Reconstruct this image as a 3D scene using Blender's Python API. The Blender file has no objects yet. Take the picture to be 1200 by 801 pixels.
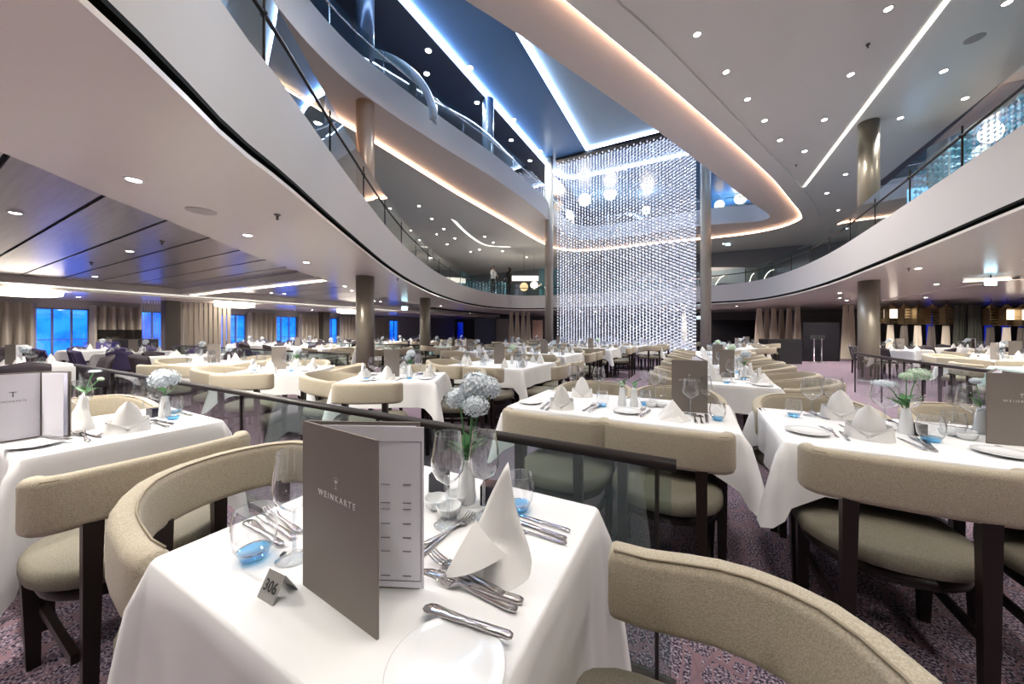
import bpy, math, random
from math import pi, sin, cos, atan2, radians, sqrt
from mathutils import Vector, Matrix
from mathutils.geometry import delaunay_2d_cdt
random.seed(7)
S = bpy.context.scene
COL = S.collection
# ------------------------------------------------------------------ camera
YAW = radians(28.0)
EYE = 1.25
cam_d = bpy.data.cameras.new('camera'); cam = bpy.data.objects.new('camera', cam_d); COL.objects.link(cam)
cam.location = (0, 0, EYE); cam.rotation_euler = (pi/2, 0, YAW)
cam_d.sensor_width = 36; cam_d.lens = 12.0; cam_d.shift_y = -12.5/1200; cam_d.clip_start = .02; cam_d.clip_end = 200
S.camera = cam
# ------------------------------------------------------------------ world, exposure
S.view_settings.view_transform = 'Standard'; S.view_settings.look = 'None'
S.view_settings.exposure = 1.95; S.view_settings.gamma = 1; S.view_settings.use_curve_mapping = False
S.cycles.max_bounces = 10; S.cycles.diffuse_bounces = 8; S.cycles.glossy_bounces = 4
S.cycles.transmission_bounces = 6; S.cycles.transparent_max_bounces = 24
S.cycles.caustics_reflective = False; S.cycles.caustics_refractive = False
S.cycles.sample_clamp_indirect = 4; S.cycles.use_denoising = True
w = bpy.data.worlds.new('dusk'); S.world = w; w.use_nodes = True
nt = w.node_tree; nt.nodes.clear()
wo = nt.nodes.new('ShaderNodeOutputWorld'); bg = nt.nodes.new('ShaderNodeBackground')
tc = nt.nodes.new('ShaderNodeTexCoord'); sx = nt.nodes.new('ShaderNodeSeparateXYZ'); cr = nt.nodes.new('ShaderNodeValToRGB')
nt.links.new(tc.outputs['Generated'], sx.inputs[0]); nt.links.new(sx.outputs['Z'], cr.inputs[0])
cr.color_ramp.elements[0].position = .0; cr.color_ramp.elements[0].color = (.03, .22, .75, 1)
cr.color_ramp.elements[1].position = .25; cr.color_ramp.elements[1].color = (.05, .3, .95, 1)
nt.links.new(cr.outputs[0], bg.inputs[0]); bg.inputs[1].default_value = 1.15
nt.links.new(bg.outputs[0], wo.inputs[0])

SPOT_LOW, SPOT_MID, SPOT_HIGH = 68, 72, 80     # watts of the downlights of the three decks

# ------------------------------------------------------------------ geometry helpers
F, HY = 400.0, 388.0
CY, SY = cos(YAW), sin(YAW)
def at(px, py, z):
    """point of the room at height z seen at picture point (px,py)"""
    Z = F*(z-EYE)/(HY-py); X = (px-600)/F*Z
    return Vector((CY*X - SY*Z, SY*X + CY*Z, z))
def atd(px, Z, z):
    X = (px-600)/F*Z
    return Vector((CY*X - SY*Z, SY*X + CY*Z, z))

class MB:
    def __init__(s): s.v = []; s.f = []
    def add(s, vs, fs):
        n = len(s.v); s.v += [tuple(p) for p in vs]; s.f += [tuple(i+n for i in f) for f in fs]
    def box(s, x0, x1, y0, y1, z0, z1, M=None):
        vs = [Vector((x, y, z)) for z in (z0, z1) for x, y in ((x0, y0), (x1, y0), (x1, y1), (x0, y1))]
        if M: vs = [M @ p for p in vs]
        s.add(vs, [(3,2,1,0), (4,5,6,7), (0,1,5,4), (1,2,6,5), (2,3,7,6), (3,0,4,7)]); return s
    def frustum(s, b, t, n=4):
        """tapered square bar: b,t = (x,y,z,halfx,halfy)"""
        vs = []
        for (x, y, z, a, c) in (b, t):
            vs += [(x-a, y-c, z), (x+a, y-c, z), (x+a, y+c, z), (x-a, y+c, z)]
        s.add(vs, [(3,2,1,0), (4,5,6,7), (0,1,5,4), (1,2,6,5), (2,3,7,6), (3,0,4,7)]); return s
    def tube(s, path, r, n=8):
        path = [Vector(p) for p in path]; rings = []
        for i, p in enumerate(path):
            d = (path[min(i+1, len(path)-1)] - path[max(i-1, 0)]).normalized()
            up = Vector((0, 0, 1)) if abs(d.z) < .95 else Vector((1, 0, 0))
            a = d.cross(up).normalized(); b = a.cross(d)
            rr = r[i] if isinstance(r, (list, tuple)) else r
            rings.append([p + (a*cos(t) + b*sin(t))*rr for t in [2*pi*k/n for k in range(n)]])
        vs = [q for rg in rings for q in rg]; fs = []
        for i in range(len(rings)-1):
            for k in range(n): fs.append((i*n+k, i*n+(k+1) % n, (i+1)*n+(k+1) % n, (i+1)*n+k))
        fs.append(tuple(range(n-1, -1, -1))); fs.append(tuple((len(rings)-1)*n+k for k in range(n)))
        s.add(vs, fs); return s
    def lathe(s, prof, n=20, c=(0, 0, 0), cap=True):
        vs = []; fs = []
        for r, z in prof:
            for k in range(n):
                t = 2*pi*k/n; vs.append((c[0]+r*cos(t), c[1]+r*sin(t), c[2]+z))
        for i in range(len(prof)-1):
            for k in range(n): fs.append((i*n+k, i*n+(k+1) % n, (i+1)*n+(k+1) % n, (i+1)*n+k))
        if cap and prof[0][0] > 1e-5: fs.append(tuple(range(n-1, -1, -1)))
        if cap == True and prof[-1][0] > 1e-5: fs.append(tuple((len(prof)-1)*n+k for k in range(n)))
        s.add(vs, fs); return s
    def sweep(s, path, sec, scales=None, zup=None, closed=False):
        """sec points (offset to the right of travel, z)"""
        n = len(sec); P = [Vector((p[0], p[1], 0)) for p in path]; m = len(P); vs = []
        for i in range(m):
            a = P[(i-1) % m] if closed else P[max(i-1, 0)]; b = P[(i+1) % m] if closed else P[min(i+1, m-1)]
            d = (b-a).normalized(); nr = Vector((d.y, -d.x, 0)); k = scales[i] if scales else 1
            z0 = path[i][2] if len(path[i]) > 2 else 0
            for (o, z) in sec: vs.append(P[i] + nr*o*k + Vector((0, 0, z*k + z0)))
        fs = []
        for i in range(m if closed else m-1):
            j = (i+1) % m
            for k in range(n): fs.append((i*n+k, i*n+(k+1) % n, j*n+(k+1) % n, j*n+k))
        if not closed: fs.append(tuple(range(n-1, -1, -1))); fs.append(tuple((m-1)*n+k for k in range(n)))
        s.add(vs, fs); return s
    def strip(s, pts):
        """bar of changing width: (x,y,z,halfwidth,thickness)"""
        vs = []
        for (x, y, z, hw, t) in pts: vs += [(x-hw, y, z), (x+hw, y, z), (x+hw*.8, y, z+t), (x-hw*.8, y, z+t)]
        fs = []
        for i in range(len(pts)-1):
            for k in range(4): fs.append((i*4+k, i*4+(k+1) % 4, (i+1)*4+(k+1) % 4, (i+1)*4+k))
        fs.append((3, 2, 1, 0)); m = (len(pts)-1)*4; fs.append((m, m+1, m+2, m+3))
        s.add(vs, fs); return s
    def mesh(s, name, mat, smooth=False):
        me = bpy.data.meshes.new(name); me.from_pydata(s.v, [], s.f); me.materials.append(mat)
        if smooth: me.polygons.foreach_set('use_smooth', [True]*len(me.polygons))
        me.validate(); me.update(); return me

def link(name, me, parent=None, loc=(0, 0, 0), rot=0, scale=None):
    o = bpy.data.objects.new(name, me); COL.objects.link(o); o.location = loc
    if isinstance(rot, (tuple, list)): o.rotation_euler = rot
    else: o.rotation_euler = (0, 0, rot)
    if scale: o.scale = (scale,)*3 if not isinstance(scale, tuple) else scale
    if parent: o.parent = parent
    return o
def tag(o, label, cat=None, group=None, kind=None):
    if label: o['label'] = label
    if cat: o['category'] = cat
    if group: o['group'] = group
    if kind: o['kind'] = kind
    return o
def struct(name, me, label=None, loc=(0, 0, 0), rot=0):
    o = link(name, me, None, loc, rot); o['kind'] = 'structure'
    if label: o['label'] = label; o['category'] = name.split('_')[0]
    return o
def thing(name, label, cat, loc=(0, 0, 0), rot=0, group=None):
    return tag(link(name, None, None, loc, rot), label, cat, group)
ORD = ['first', 'second', 'third', 'fourth', 'fifth', 'sixth', 'seventh', 'eighth', 'ninth', 'tenth', 'eleventh', 'twelfth',
       'thirteenth', 'fourteenth', 'fifteenth', 'sixteenth', 'seventeenth', 'eighteenth', 'nineteenth', 'twentieth']
def smooth_loop(pts, sub=5, closed=True):
    n = len(pts); out = []
    rng = range(n) if closed else range(n-1)
    g = (lambda i: Vector(pts[i % n])) if closed else (lambda i: Vector(pts[max(0, min(n-1, i))]))
    for i in rng:
        p0, p1, p2, p3 = g(i-1), g(i), g(i+1), g(i+2)
        for k in range(sub):
            t = k/sub
            q = .5*((2*p1) + (p2-p0)*t + (2*p0-5*p1+4*p2-p3)*t*t + (3*p1-p0-3*p2+p3)*t**3)
            out.append(tuple(q))
    if not closed: out.append(tuple(pts[-1]))
    return out
def resample(pts, step, closed=True):
    P = [Vector(p) for p in pts]
    if closed: P.append(P[0])
    L = [0]
    for a, b in zip(P, P[1:]): L.append(L[-1]+(b-a).length)
    n = max(2, round(L[-1]/step)); out = []; j = 0
    for k in range(n if closed else n+1):
        d = L[-1]*k/n
        while j < len(P)-2 and L[j+1] < d: j += 1
        t = (d-L[j])/max(1e-9, L[j+1]-L[j]); out.append(tuple(P[j].lerp(P[j+1], min(1, t))))
    return out
def inside(p, poly):
    c = False; n = len(poly); x, y = p
    for i in range(n):
        x1, y1 = poly[i][0], poly[i][1]; x2, y2 = poly[(i+1) % n][0], poly[(i+1) % n][1]
        if (y1 > y) != (y2 > y) and x < (x2-x1)*(y-y1)/(y2-y1)+x1: c = not c
    return c
def plate_with_hole(outer, holes, z, up=False, mb=None):
    pts = []; edges = []
    for lp in [outer]+holes:
        n = len(pts); pts += [Vector((p[0], p[1])) for p in lp]
        edges += [(n+i, n+(i+1) % len(lp)) for i in range(len(lp))]
    vs, es, fs, *_ = delaunay_2d_cdt(pts, edges, [], 0, 1e-5)
    out = []
    for f in fs:
        c = sum((vs[i] for i in f), Vector((0, 0)))/len(f)
        if inside(c, outer) and not any(inside(c, h) for h in holes):
            a = (vs[f[1]]-vs[f[0]]).cross(vs[f[2]]-vs[f[0]])
            f = list(f)
            if (a > 0) != up: f.reverse()
            out.append(tuple(f))
    mb = mb or MB(); mb.add([(p.x, p.y, z) for p in vs], out); return mb
def ribbon(loop, z0, z1, off=0, closed=True, mb=None):
    mb = mb or MB(); n = len(loop); vs = []
    for i in range(n):
        a = Vector(loop[(i-1) % n][:2] if closed else loop[max(0, i-1)][:2]); b = Vector(loop[(i+1) % n][:2] if closed else loop[min(n-1, i+1)][:2])
        d = (b-a).normalized(); nr = Vector((d.y, -d.x)); p = Vector(loop[i][:2])+nr*off
        vs += [(p.x, p.y, z0), (p.x, p.y, z1)]
    m = n if closed else n-1
    mb.add(vs, [(2*i, 2*((i+1) % n), 2*((i+1) % n)+1, 2*i+1) for i in range(m)]); return mb
def offset_loop(loop, off, closed=True):
    out = []; n = len(loop)
    for i in range(n):
        a = Vector(loop[(i-1) % n][:2] if closed else loop[max(0, i-1)][:2]); b = Vector(loop[(i+1) % n][:2] if closed else loop[min(n-1, i+1)][:2])
        d = (b-a).normalized(); out.append((loop[i][0]+d.y*off, loop[i][1]-d.x*off))
    return out

# ------------------------------------------------------------------ materials
MATS = {}
def mat(name, col, rough=.6, metal=0, spec=.5, bump=None, bscale=200, noise=None, emit=None, es=1, sheen=0, alpha=None, coat=0):
    m = bpy.data.materials.new(name); m.use_nodes = True; n = m.node_tree; b = n.nodes['Principled BSDF']
    b.inputs['Base Color'].default_value = (*col, 1); b.inputs['Roughness'].default_value = rough; b.inputs['Metallic'].default_value = metal
    b.inputs['Specular IOR Level'].default_value = spec
    if coat: b.inputs['Coat Weight'].default_value = coat; b.inputs['Coat Roughness'].default_value = .15
    if sheen: b.inputs['Sheen Weight'].default_value = sheen
    if emit: b.inputs['Emission Color'].default_value = (*emit, 1); b.inputs['Emission Strength'].default_value = es
    if noise or bump:
        t = n.nodes.new('ShaderNodeTexCoord'); x = n.nodes.new('ShaderNodeTexNoise'); x.inputs['Scale'].default_value = bscale
        x.inputs['Detail'].default_value = 3; n.links.new(t.outputs['Object'], x.inputs['Vector'])
        if noise:
            mx = n.nodes.new('ShaderNodeMix'); mx.data_type = 'RGBA'; mx.inputs['A'].default_value = (*col, 1); mx.inputs['B'].default_value = (*noise, 1)
            rp = n.nodes.new('ShaderNodeValToRGB'); rp.color_ramp.elements[0].position = .38; rp.color_ramp.elements[1].position = .62
            n.links.new(x.outputs['Fac'], rp.inputs[0]); n.links.new(rp.outputs[0], mx.inputs['Factor']); n.links.new(mx.outputs['Result'], b.inputs['Base Color'])
        if bump:
            bp = n.nodes.new('ShaderNodeBump'); bp.inputs['Strength'].default_value = bump; bp.inputs['Distance'].default_value = .002
            n.links.new(x.outputs['Fac'], bp.inputs['Height']); n.links.new(bp.outputs[0], b.inputs['Normal'])
    MATS[name] = m; return m
def emis(name, col, s):
    m = bpy.data.materials.new(name); m.use_nodes = True; n = m.node_tree; n.nodes.clear()
    o = n.nodes.new('ShaderNodeOutputMaterial'); e = n.nodes.new('ShaderNodeEmission'); e.inputs[0].default_value = (*col, 1); e.inputs[1].default_value = s
    n.links.new(e.outputs[0], o.inputs[0]); return m
def glassy(name, tint=(1, 1, 1), refl=1.0, ior=1.45, rough=0.0, gcol=(1, 1, 1), edge=1.0):
    m = bpy.data.materials.new(name); m.use_nodes = True; n = m.node_tree; n.nodes.clear()
    o = n.nodes.new('ShaderNodeOutputMaterial'); t = n.nodes.new('ShaderNodeBsdfTransparent'); g = n.nodes.new('ShaderNodeBsdfGlossy')
    lw = n.nodes.new('ShaderNodeLayerWeight'); lw.inputs['Blend'].default_value = .5
    pw = n.nodes.new('ShaderNodeMath'); pw.operation = 'POWER'; pw.inputs[1].default_value = 3.2 if ior < 1.6 else 2
    mu = n.nodes.new('ShaderNodeMath'); mu.operation = 'MULTIPLY_ADD'; mu.use_clamp = True; mu.inputs[1].default_value = .85*refl; mu.inputs[2].default_value = .07*refl
    mx = n.nodes.new('ShaderNodeMixShader'); t.inputs[0].default_value = (*tint, 1); g.inputs['Roughness'].default_value = rough
    g.inputs[0].default_value = (*gcol, 1)
    er = n.nodes.new('ShaderNodeValToRGB'); er.color_ramp.elements[0].position = .45; er.color_ramp.elements[0].color = (*tint, 1); er.color_ramp.elements[1].position = 1
    er.color_ramp.elements[1].color = (tint[0]*edge, tint[1]*edge, tint[2]*edge, 1); n.links.new(lw.outputs['Facing'], er.inputs[0]); n.links.new(er.outputs[0], t.inputs[0])
    n.links.new(lw.outputs['Facing'], pw.inputs[0]); n.links.new(pw.outputs[0], mu.inputs[0]); n.links.new(mu.outputs[0], mx.inputs[0]); n.links.new(t.outputs[0], mx.inputs[1]); n.links.new(g.outputs[0], mx.inputs[2])
    n.links.new(mx.outputs[0], o.inputs[0]); return m

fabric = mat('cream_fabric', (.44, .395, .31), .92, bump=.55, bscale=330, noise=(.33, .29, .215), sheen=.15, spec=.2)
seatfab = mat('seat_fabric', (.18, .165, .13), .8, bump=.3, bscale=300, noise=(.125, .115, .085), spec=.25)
pipe_m = mat('piping', (.26, .22, .16), .8)
darkfab = mat('dark_fabric', (.055, .045, .055), .9, bump=.3, bscale=300)
purplefab = mat('purple_fabric', (.07, .055, .13), .9, bump=.3, bscale=300)
wood = mat('dark_wood', (.013, .008, .007), .4, bump=.1, bscale=40, spec=.25)
linen = mat('white_linen', (.70, .705, .71), .85, bump=.12, bscale=900, spec=.2)
napk = mat('napkin_linen', (.72, .72, .71), .9, bump=.2, bscale=700, spec=.2)
china = mat('china', (.72, .74, .75), .12, spec=.5, coat=.4)
steel = mat('polished_steel', (.62, .60, .60), .13, metal=1)
taupe = mat('menu_board', (.20, .175, .155), .5, spec=.35)
paper = mat('paper', (.86, .86, .93), .7)
ink = mat('ink', (.16, .16, .2), .8)
silver = mat('silver_print', (.75, .73, .7), .4, metal=.3)
plateink = mat('number_ink', (.02, .02, .02), .5)
signm = mat('brushed_plate', (.45, .45, .43), .35, metal=.6)
glass = glassy('clear_glass', (.965, .975, .985), 1.7, edge=.38)
glassedge = glassy('glass_foot', (.86, .89, .92), 1.9, edge=.35)
blueglass = glassy('blue_glass', (.38, .76, .99), 1.6)
railglass = glassy('rail_glass', (.80, .88, .87), 1.0)
balcglass = glassy('balcony_glass', (.62, .80, .80), 1.5)
pinkgreen = mat('petal_white', (.72, .78, .82), .7, noise=(.55, .62, .68), bscale=60)
petal_g = mat('petal_green', (.42, .62, .42), .7, noise=(.62, .72, .62), bscale=60)
leafm = mat('leaf', (.06, .20, .06), .5)
railm = mat('bronze_rail', (.018, .014, .013), .42, spec=.35)
white_fascia = mat('balcony_plaster', (.58, .565, .55), .55, spec=.35)
ceil_m = mat('lacquered_ceiling', (.84, .80, .745), .22, spec=.4)
ceil2_m = mat('upper_ceiling', (.87, .86, .81), .24, spec=.4)
ribbon_m = mat('soffit_ribbon', (.74, .70, .67), .5, spec=.3)
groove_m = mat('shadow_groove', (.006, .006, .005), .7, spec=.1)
bluelit_c = mat('blue_lit_ceiling', (.10, .21, .40), .3, spec=.5)  # blue light on a white ceiling put into its colour
bluelit_d = mat('dim_blue_lit_ceiling', (.018, .03, .06), .35)  # dimmer side of that ceiling, its weak light put into the colour
bluelit_l = mat('pale_blue_lit_ceiling', (.30, .37, .42), .3)  # brighter inner panel, paler blue light put into the colour
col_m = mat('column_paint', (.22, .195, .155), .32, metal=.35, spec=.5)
colbluelit_m = mat('column_blue_lit', (.12, .17, .26), .32, metal=.35)  # blue light of the third deck put into the column colour
teal_m = mat('teal_wall', (.035, .075, .085), .3)
grey_m = mat('grey_wall', (.36, .34, .33), .6)
dark_m = mat('dark_wall', (.012, .011, .014), .7, spec=.12)
curt_m = mat('curtain_cloth', (.34, .30, .25), .85)
drape_m = mat('drape_cloth', (.75, .68, .56), .85)
seat_blk = mat('black_leather', (.02, .02, .022), .4)
tealcloth = mat('mint_linen', (.55, .68, .66), .85)
led_warm = emis('led_warm', (1, .56, .36), 7)
led_white = emis('led_white', (1, .84, .70), 3)
led_soft = emis('led_soft', (.95, .92, .80), .5)
led_blue = emis('led_blue', (.50, .68, 1), 8)
lampdisc = emis('lamp_disc', (1, .93, .84), 14)
orb_m = emis('orb_light', (1, .84, .68), .9)
orb_o = emis('orb_orange', (1, .55, .28), .5)
lampshade = emis('ceiling_lamp_shade', (1, .88, .75), 3)
exitm = emis('exit_sign', (.5, .85, 1), 1.6)
screen_m = emis('blue_screen', (.25, .55, 1), .8)
bead_m = mat('crystal_bead', (.70, .73, .80), .12, metal=.4, spec=.8, emit=(.8, .84, 1), es=.15)  # faint even glow put into all beads for their sparkle
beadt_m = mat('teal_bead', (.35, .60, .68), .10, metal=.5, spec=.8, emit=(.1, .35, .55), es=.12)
bronze = mat('bronze_lattice', (.30, .22, .12), .3, metal=.8)
skin_m = mat('skin', (.45, .27, .19), .6); hair_m = mat('hair', (.015, .012, .012), .6); shirt_m = mat('white_shirt', (.6, .62, .62), .8); blk = mat('black_cloth', (.015, .015, .018), .8)
chrome = mat('chrome_post', (.6, .62, .65), .15, metal=1)

def carpet_mat():
    m = bpy.data.materials.new('carpet'); m.use_nodes = True; n = m.node_tree; b = n.nodes['Principled BSDF']; L = n.links
    b.inputs['Roughness'].default_value = .95; b.inputs['Specular IOR Level'].default_value = .15
    t = n.nodes.new('ShaderNodeTexCoord')
    nz = n.nodes.new('ShaderNodeTexNoise'); nz.inputs['Scale'].default_value = 110; nz.inputs['Detail'].default_value = 4
    r = n.nodes.new('ShaderNodeValToRGB'); e = r.color_ramp.elements
    e[0].position = .40; e[0].color = (.022, .018, .036, 1); e[1].position = .60; e[1].color = (.36, .29, .34, 1)
    x = e.new(.5); x.color = (.12, .095, .13, 1)
    L.new(t.outputs['Object'], nz.inputs['Vector']); L.new(nz.outputs['Fac'], r.inputs[0])
    wv = n.nodes.new('ShaderNodeTexNoise'); wv.inputs['Scale'].default_value = 4
    L.new(t.outputs['Object'], wv.inputs['Vector'])
    ad = n.nodes.new('ShaderNodeVectorMath'); ad.operation = 'MULTIPLY_ADD'; ad.inputs[1].default_value = (.06, .06, 0)
    L.new(wv.outputs['Color'], ad.inputs[0]); L.new(t.outputs['Object'], ad.inputs[2])
    last = r.outputs[0]
    for sc, rz, wdt, colr in ((11, .5, .03, (.22, .14, .165)), (7.0, 1.1, .022, (.19, .125, .15))):
        mp = n.nodes.new('ShaderNodeMapping'); mp.inputs['Rotation'].default_value = (0, 0, rz); mp.inputs['Scale'].default_value = (1, .45, 1)
        L.new(ad.outputs[0], mp.inputs[0])
        vo = n.nodes.new('ShaderNodeTexVoronoi'); vo.feature = 'DISTANCE_TO_EDGE'; vo.inputs['Scale'].default_value = sc
        L.new(mp.outputs[0], vo.inputs['Vector'])
        c = n.nodes.new('ShaderNodeMath'); c.operation = 'LESS_THAN'; c.inputs[1].default_value = wdt; L.new(vo.outputs['Distance'], c.inputs[0])
        mx = n.nodes.new('ShaderNodeMix'); mx.data_type = 'RGBA'; mx.inputs['B'].default_value = (*colr, 1)
        L.new(c.outputs[0], mx.inputs['Factor']); L.new(last, mx.inputs['A']); last = mx.outputs['Result']
    L.new(last, b.inputs['Base Color'])
    bp = n.nodes.new('ShaderNodeBump'); bp.inputs['Strength'].default_value = .5; bp.inputs['Distance'].default_value = .004
    L.new(nz.outputs['Fac'], bp.inputs['Height']); L.new(bp.outputs[0], b.inputs['Normal'])
    return m
carpet = carpet_mat()
def plank_mat():
    m = bpy.data.materials.new('brushed_panel'); m.use_nodes = True; n = m.node_tree; b = n.nodes['Principled BSDF']; L = n.links
    b.inputs['Metallic'].default_value = .55; b.inputs['Roughness'].default_value = .28; b.inputs['Base Color'].default_value = (.36, .33, .34, 1)
    t = n.nodes.new('ShaderNodeTexCoord'); mp = n.nodes.new('ShaderNodeMapping'); mp.inputs['Scale'].default_value = (1.2, 26, 1)
    x = n.nodes.new('ShaderNodeTexNoise'); x.inputs['Scale'].default_value = 1; x.inputs['Detail'].default_value = 2
    L.new(t.outputs['Object'], mp.inputs[0]); L.new(mp.outputs[0], x.inputs['Vector'])
    r = n.nodes.new('ShaderNodeValToRGB'); r.color_ramp.elements[0].color = (.26, .24, .25, 1); r.color_ramp.elements[1].color = (.46, .43, .43, 1)
    L.new(x.outputs['Fac'], r.inputs[0]); L.new(r.outputs[0], b.inputs['Base Color'])
    return m
plank = plank_mat()
water = mat('harbour_water', (.04, .22, .60), .25, spec=.6)
hill_m = mat('far_shore', (.08, .30, .70), .9, noise=(.30, .60, .95), bscale=.25)
# ================================================================== STRUCTURE
U0, U1, V0, V1 = -19.2, 13.5, -5.0, 25.0
Z1, Z1R = EYE+1.19, EYE+1.35            # lower ceiling, its raised panel fields
ZF0, ZF1 = EYE+1.29, EYE+2.0           # balcony front
D2 = EYE+1.9                            # second deck floor
Z2 = EYE+4.9; Z2R = EYE+4.97
D3 = EYE+5.55; ZT3 = EYE+5.72
Z3 = EYE+7.75
rect = lambda a, b, c, d: [(a, c), (b, c), (b, d), (a, d)]
struct('floor', MB().box(U0, U1, V0, V1, -.12, 0).mesh('floor', carpet), 'purple grey carpet with a web of rose lines')['category'] = 'floor'

g_pts = [(-1.0, -3.6), (-1.15, -2.0), (-1.38, -.7), (-1.68, -.05), (-1.96, .36), (-2.27, .72), (-2.62, 1.1), (-2.98, 1.62), (-3.78, 2.68), (-5.3, 4.8), (-6.5, 6.75),
         (-7.85, 9.4), (-9.0, 12.6), (-9.3, 15.2), (-8.7, 16.9), (-7.3, 17.6), (-4, 17.75), (.65, 17.3), (2.15, 16.5), (2.85, 14.3), (3.08, 11.6), (3.02, 9.0),
         (2.92, 6.9), (2.82, 5.2), (2.72, 3.0), (2.65, 0), (2.6, -3.6)]
g_loop = resample(smooth_loop(g_pts, 5), .30)
# orientation: offset_loop(+) must go outward
def outward(loop):
    a = sum(loop[i][0]*loop[(i+1) % len(loop)][1]-loop[(i+1) % len(loop)][0]*loop[i][1] for i in range(len(loop)))
    return loop if a > 0 else loop[::-1]
g_loop = outward(g_loop)
r_pts = [(-3.4, -3.6), (-3.5, -1.5), (-3.85, 0), (-4.14, .5), (-4.56, .95), (-5.17, 1.72), (-6.12, 2.87), (-7.56, 4.96), (-8.7, 7.0), (-10, 9.4), (-11.2, 12.6), (-11.6, 15)]
r_line = smooth_loop(r_pts, 5, closed=False)
# lower ceiling: smooth lacquered margin round the opening
outer = [(-3.4, V0), (U1, V0), (U1, V1), (-11.6, V1)] + [p for p in r_line[::-1]]
mb = plate_with_hole(outer, [g_loop], Z1)
struct('ceiling', mb.mesh('ceiling', ceil_m), 'smooth beige lacquered ceiling sweeping round the atrium opening')
# step between the margin and the raised field
struct('trim_1', ribbon(r_line, Z1, Z1R+.02, closed=False).mesh('ceiling_step', ceil_m), 'curved step where the beige ceiling meets the raised panel field')
# raised panel field on the left, panels as parts
fld = struct('ceiling', plate_with_hole([(U0, V0), (-3.4, V0)] + r_line + [(-11.6, V1), (U0, V1)], [], Z1R+.03).mesh('raised_field', dark_m), 'raised ceiling field of long brushed panels reflecting blue dusk')
def r_u(v):
    best = min(r_line, key=lambda p: abs(p[1]-v)); return best[0]
v = -1.9
while v < 4.5:
    ue = max(r_u(v), r_u(v+.58))+.35
    for a, b in ((U0+4.8, ue),):
        link('ceiling_panel', MB().box(0, b-a, .01, .575, 0, .03).mesh('ceiling_panel', plank), fld, (a, v, Z1R))
    v += .6
v = 5.75
while v < 14.5:
    ue = max(r_u(v), r_u(v+.95))+.35
    link('ceiling_panel', MB().box(0, ue-(U0+4.8), .01, .975, 0, .03).mesh('ceiling_panel', plank), fld, (U0+4.8, v, Z1R))
    v += 1.0
# beams and perimeter strip of the left bay
mb = MB(); mb.box(U0+4.75, -7.45, 4.62, 4.96, Z1-.02, Z1R+.03); mb.box(U0+4.75, -7.75, 5.1, 5.5, Z1R-.02, Z1R+.03)
struct('trim_2', mb.mesh('beam', ceil_m), 'transverse ceiling beam in front of the bright light line')
mb = MB().box(U0+4.8, -7.5, 4.86, 4.95, Z1-.032, Z1-.02)
tag(link('light_line', mb.mesh('light_line', led_white)), 'long warm white light line across the left ceiling by the dark pillar', 'light line')
mb = MB(); mb.box(U0, U0+4.3, V0, V1, Z1-.10, Z1R+.03); mb.box(U0+4.3, U0+4.75, V0, V1, Z1-.02, Z1R+.03)
struct('trim_3', mb.mesh('lowered_strip', ceil_m), 'lowered beige ceiling strip above the window curtains')
tag(link('light_line', MB().box(U0+4.38, U0+4.40, 0, 14, Z1-.032, Z1-.02).mesh('light_line', led_soft)), 'thin light line along the lowered ceiling strip near the left windows', 'light line')
# right bay: shallow field lines
mb = MB(); mb.box(6.3, 6.5, 2, 18, Z1-.03, Z1); mb.box(6.3, U1, 11.8, 12.0, Z1-.03, Z1)
struct('trim_4', mb.mesh('ceiling_batten', ceil_m), 'shallow ceiling batten in the right bay')
tag(link('light_line', MB().box(5.6, 12.5, 12.06, 12.075, Z1-.03, Z1-.02).mesh('light_line', led_white)), 'thin warm light line across the right bay ceiling behind the round column', 'light line')
tag(link('light_line', MB().box(6.54, 6.55, 3, 11, Z1-.03, Z1-.02).mesh('light_line', led_white)), 'short warm light line running away in the right bay ceiling', 'light line')

# balcony front of the second deck
lip = ribbon(g_loop, Z1-.0, EYE+1.235, 0); n = len(g_loop)
lip2 = offset_loop(g_loop, .075)
mb = MB(); ribbon(g_loop, Z1, EYE+1.222, 0, mb=mb)
vs = [(p[0], p[1], EYE+1.222) for p in g_loop]+[(p[0], p[1], EYE+1.222) for p in lip2]
mb.add(vs, [(i, (i+1) % n, n+(i+1) % n, n+i) for i in range(n)])
struct('trim_5', mb.mesh('opening_lip', ceil_m, True), 'pale lip under the dark shadow line of the balcony')
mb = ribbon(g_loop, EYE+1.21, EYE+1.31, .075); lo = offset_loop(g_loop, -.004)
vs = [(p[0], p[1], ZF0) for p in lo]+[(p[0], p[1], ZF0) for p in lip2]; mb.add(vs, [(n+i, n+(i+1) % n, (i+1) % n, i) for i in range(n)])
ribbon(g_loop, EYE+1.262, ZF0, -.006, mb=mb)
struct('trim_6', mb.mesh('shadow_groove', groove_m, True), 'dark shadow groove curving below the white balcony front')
mb = MB(); ribbon(g_loop, ZF0+.002, ZF1, -.004, mb=mb)
lo, hi = offset_loop(g_loop, -.004), offset_loop(g_loop, .14)
vs = [(p[0], p[1], ZF1) for p in lo]+[(p[0], p[1], ZF1) for p in hi]; mb.add(vs, [(i, (i+1) % n, n+(i+1) % n, n+i) for i in range(n)])
ribbon(g_loop, D2-.05, ZF1, .14, mb=mb)
struct('wall_inner', mb.mesh('balcony_front', white_fascia, True), 'smooth white balcony front sweeping round the atrium above the tables')
mb = plate_with_hole(rect(U0, U1, V0, V1), [offset_loop(g_loop, .1)], D2, up=True)
plate_with_hole(rect(U0, U1, V0, V1), [offset_loop(g_loop, .1)], Z1R+.08, mb=mb)
struct('floor', mb.mesh('second_deck_floor', mat('deck_floor', (.10, .10, .12), .5)), 'dark floor of the second deck behind the glass')['category'] = 'floor'

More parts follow.
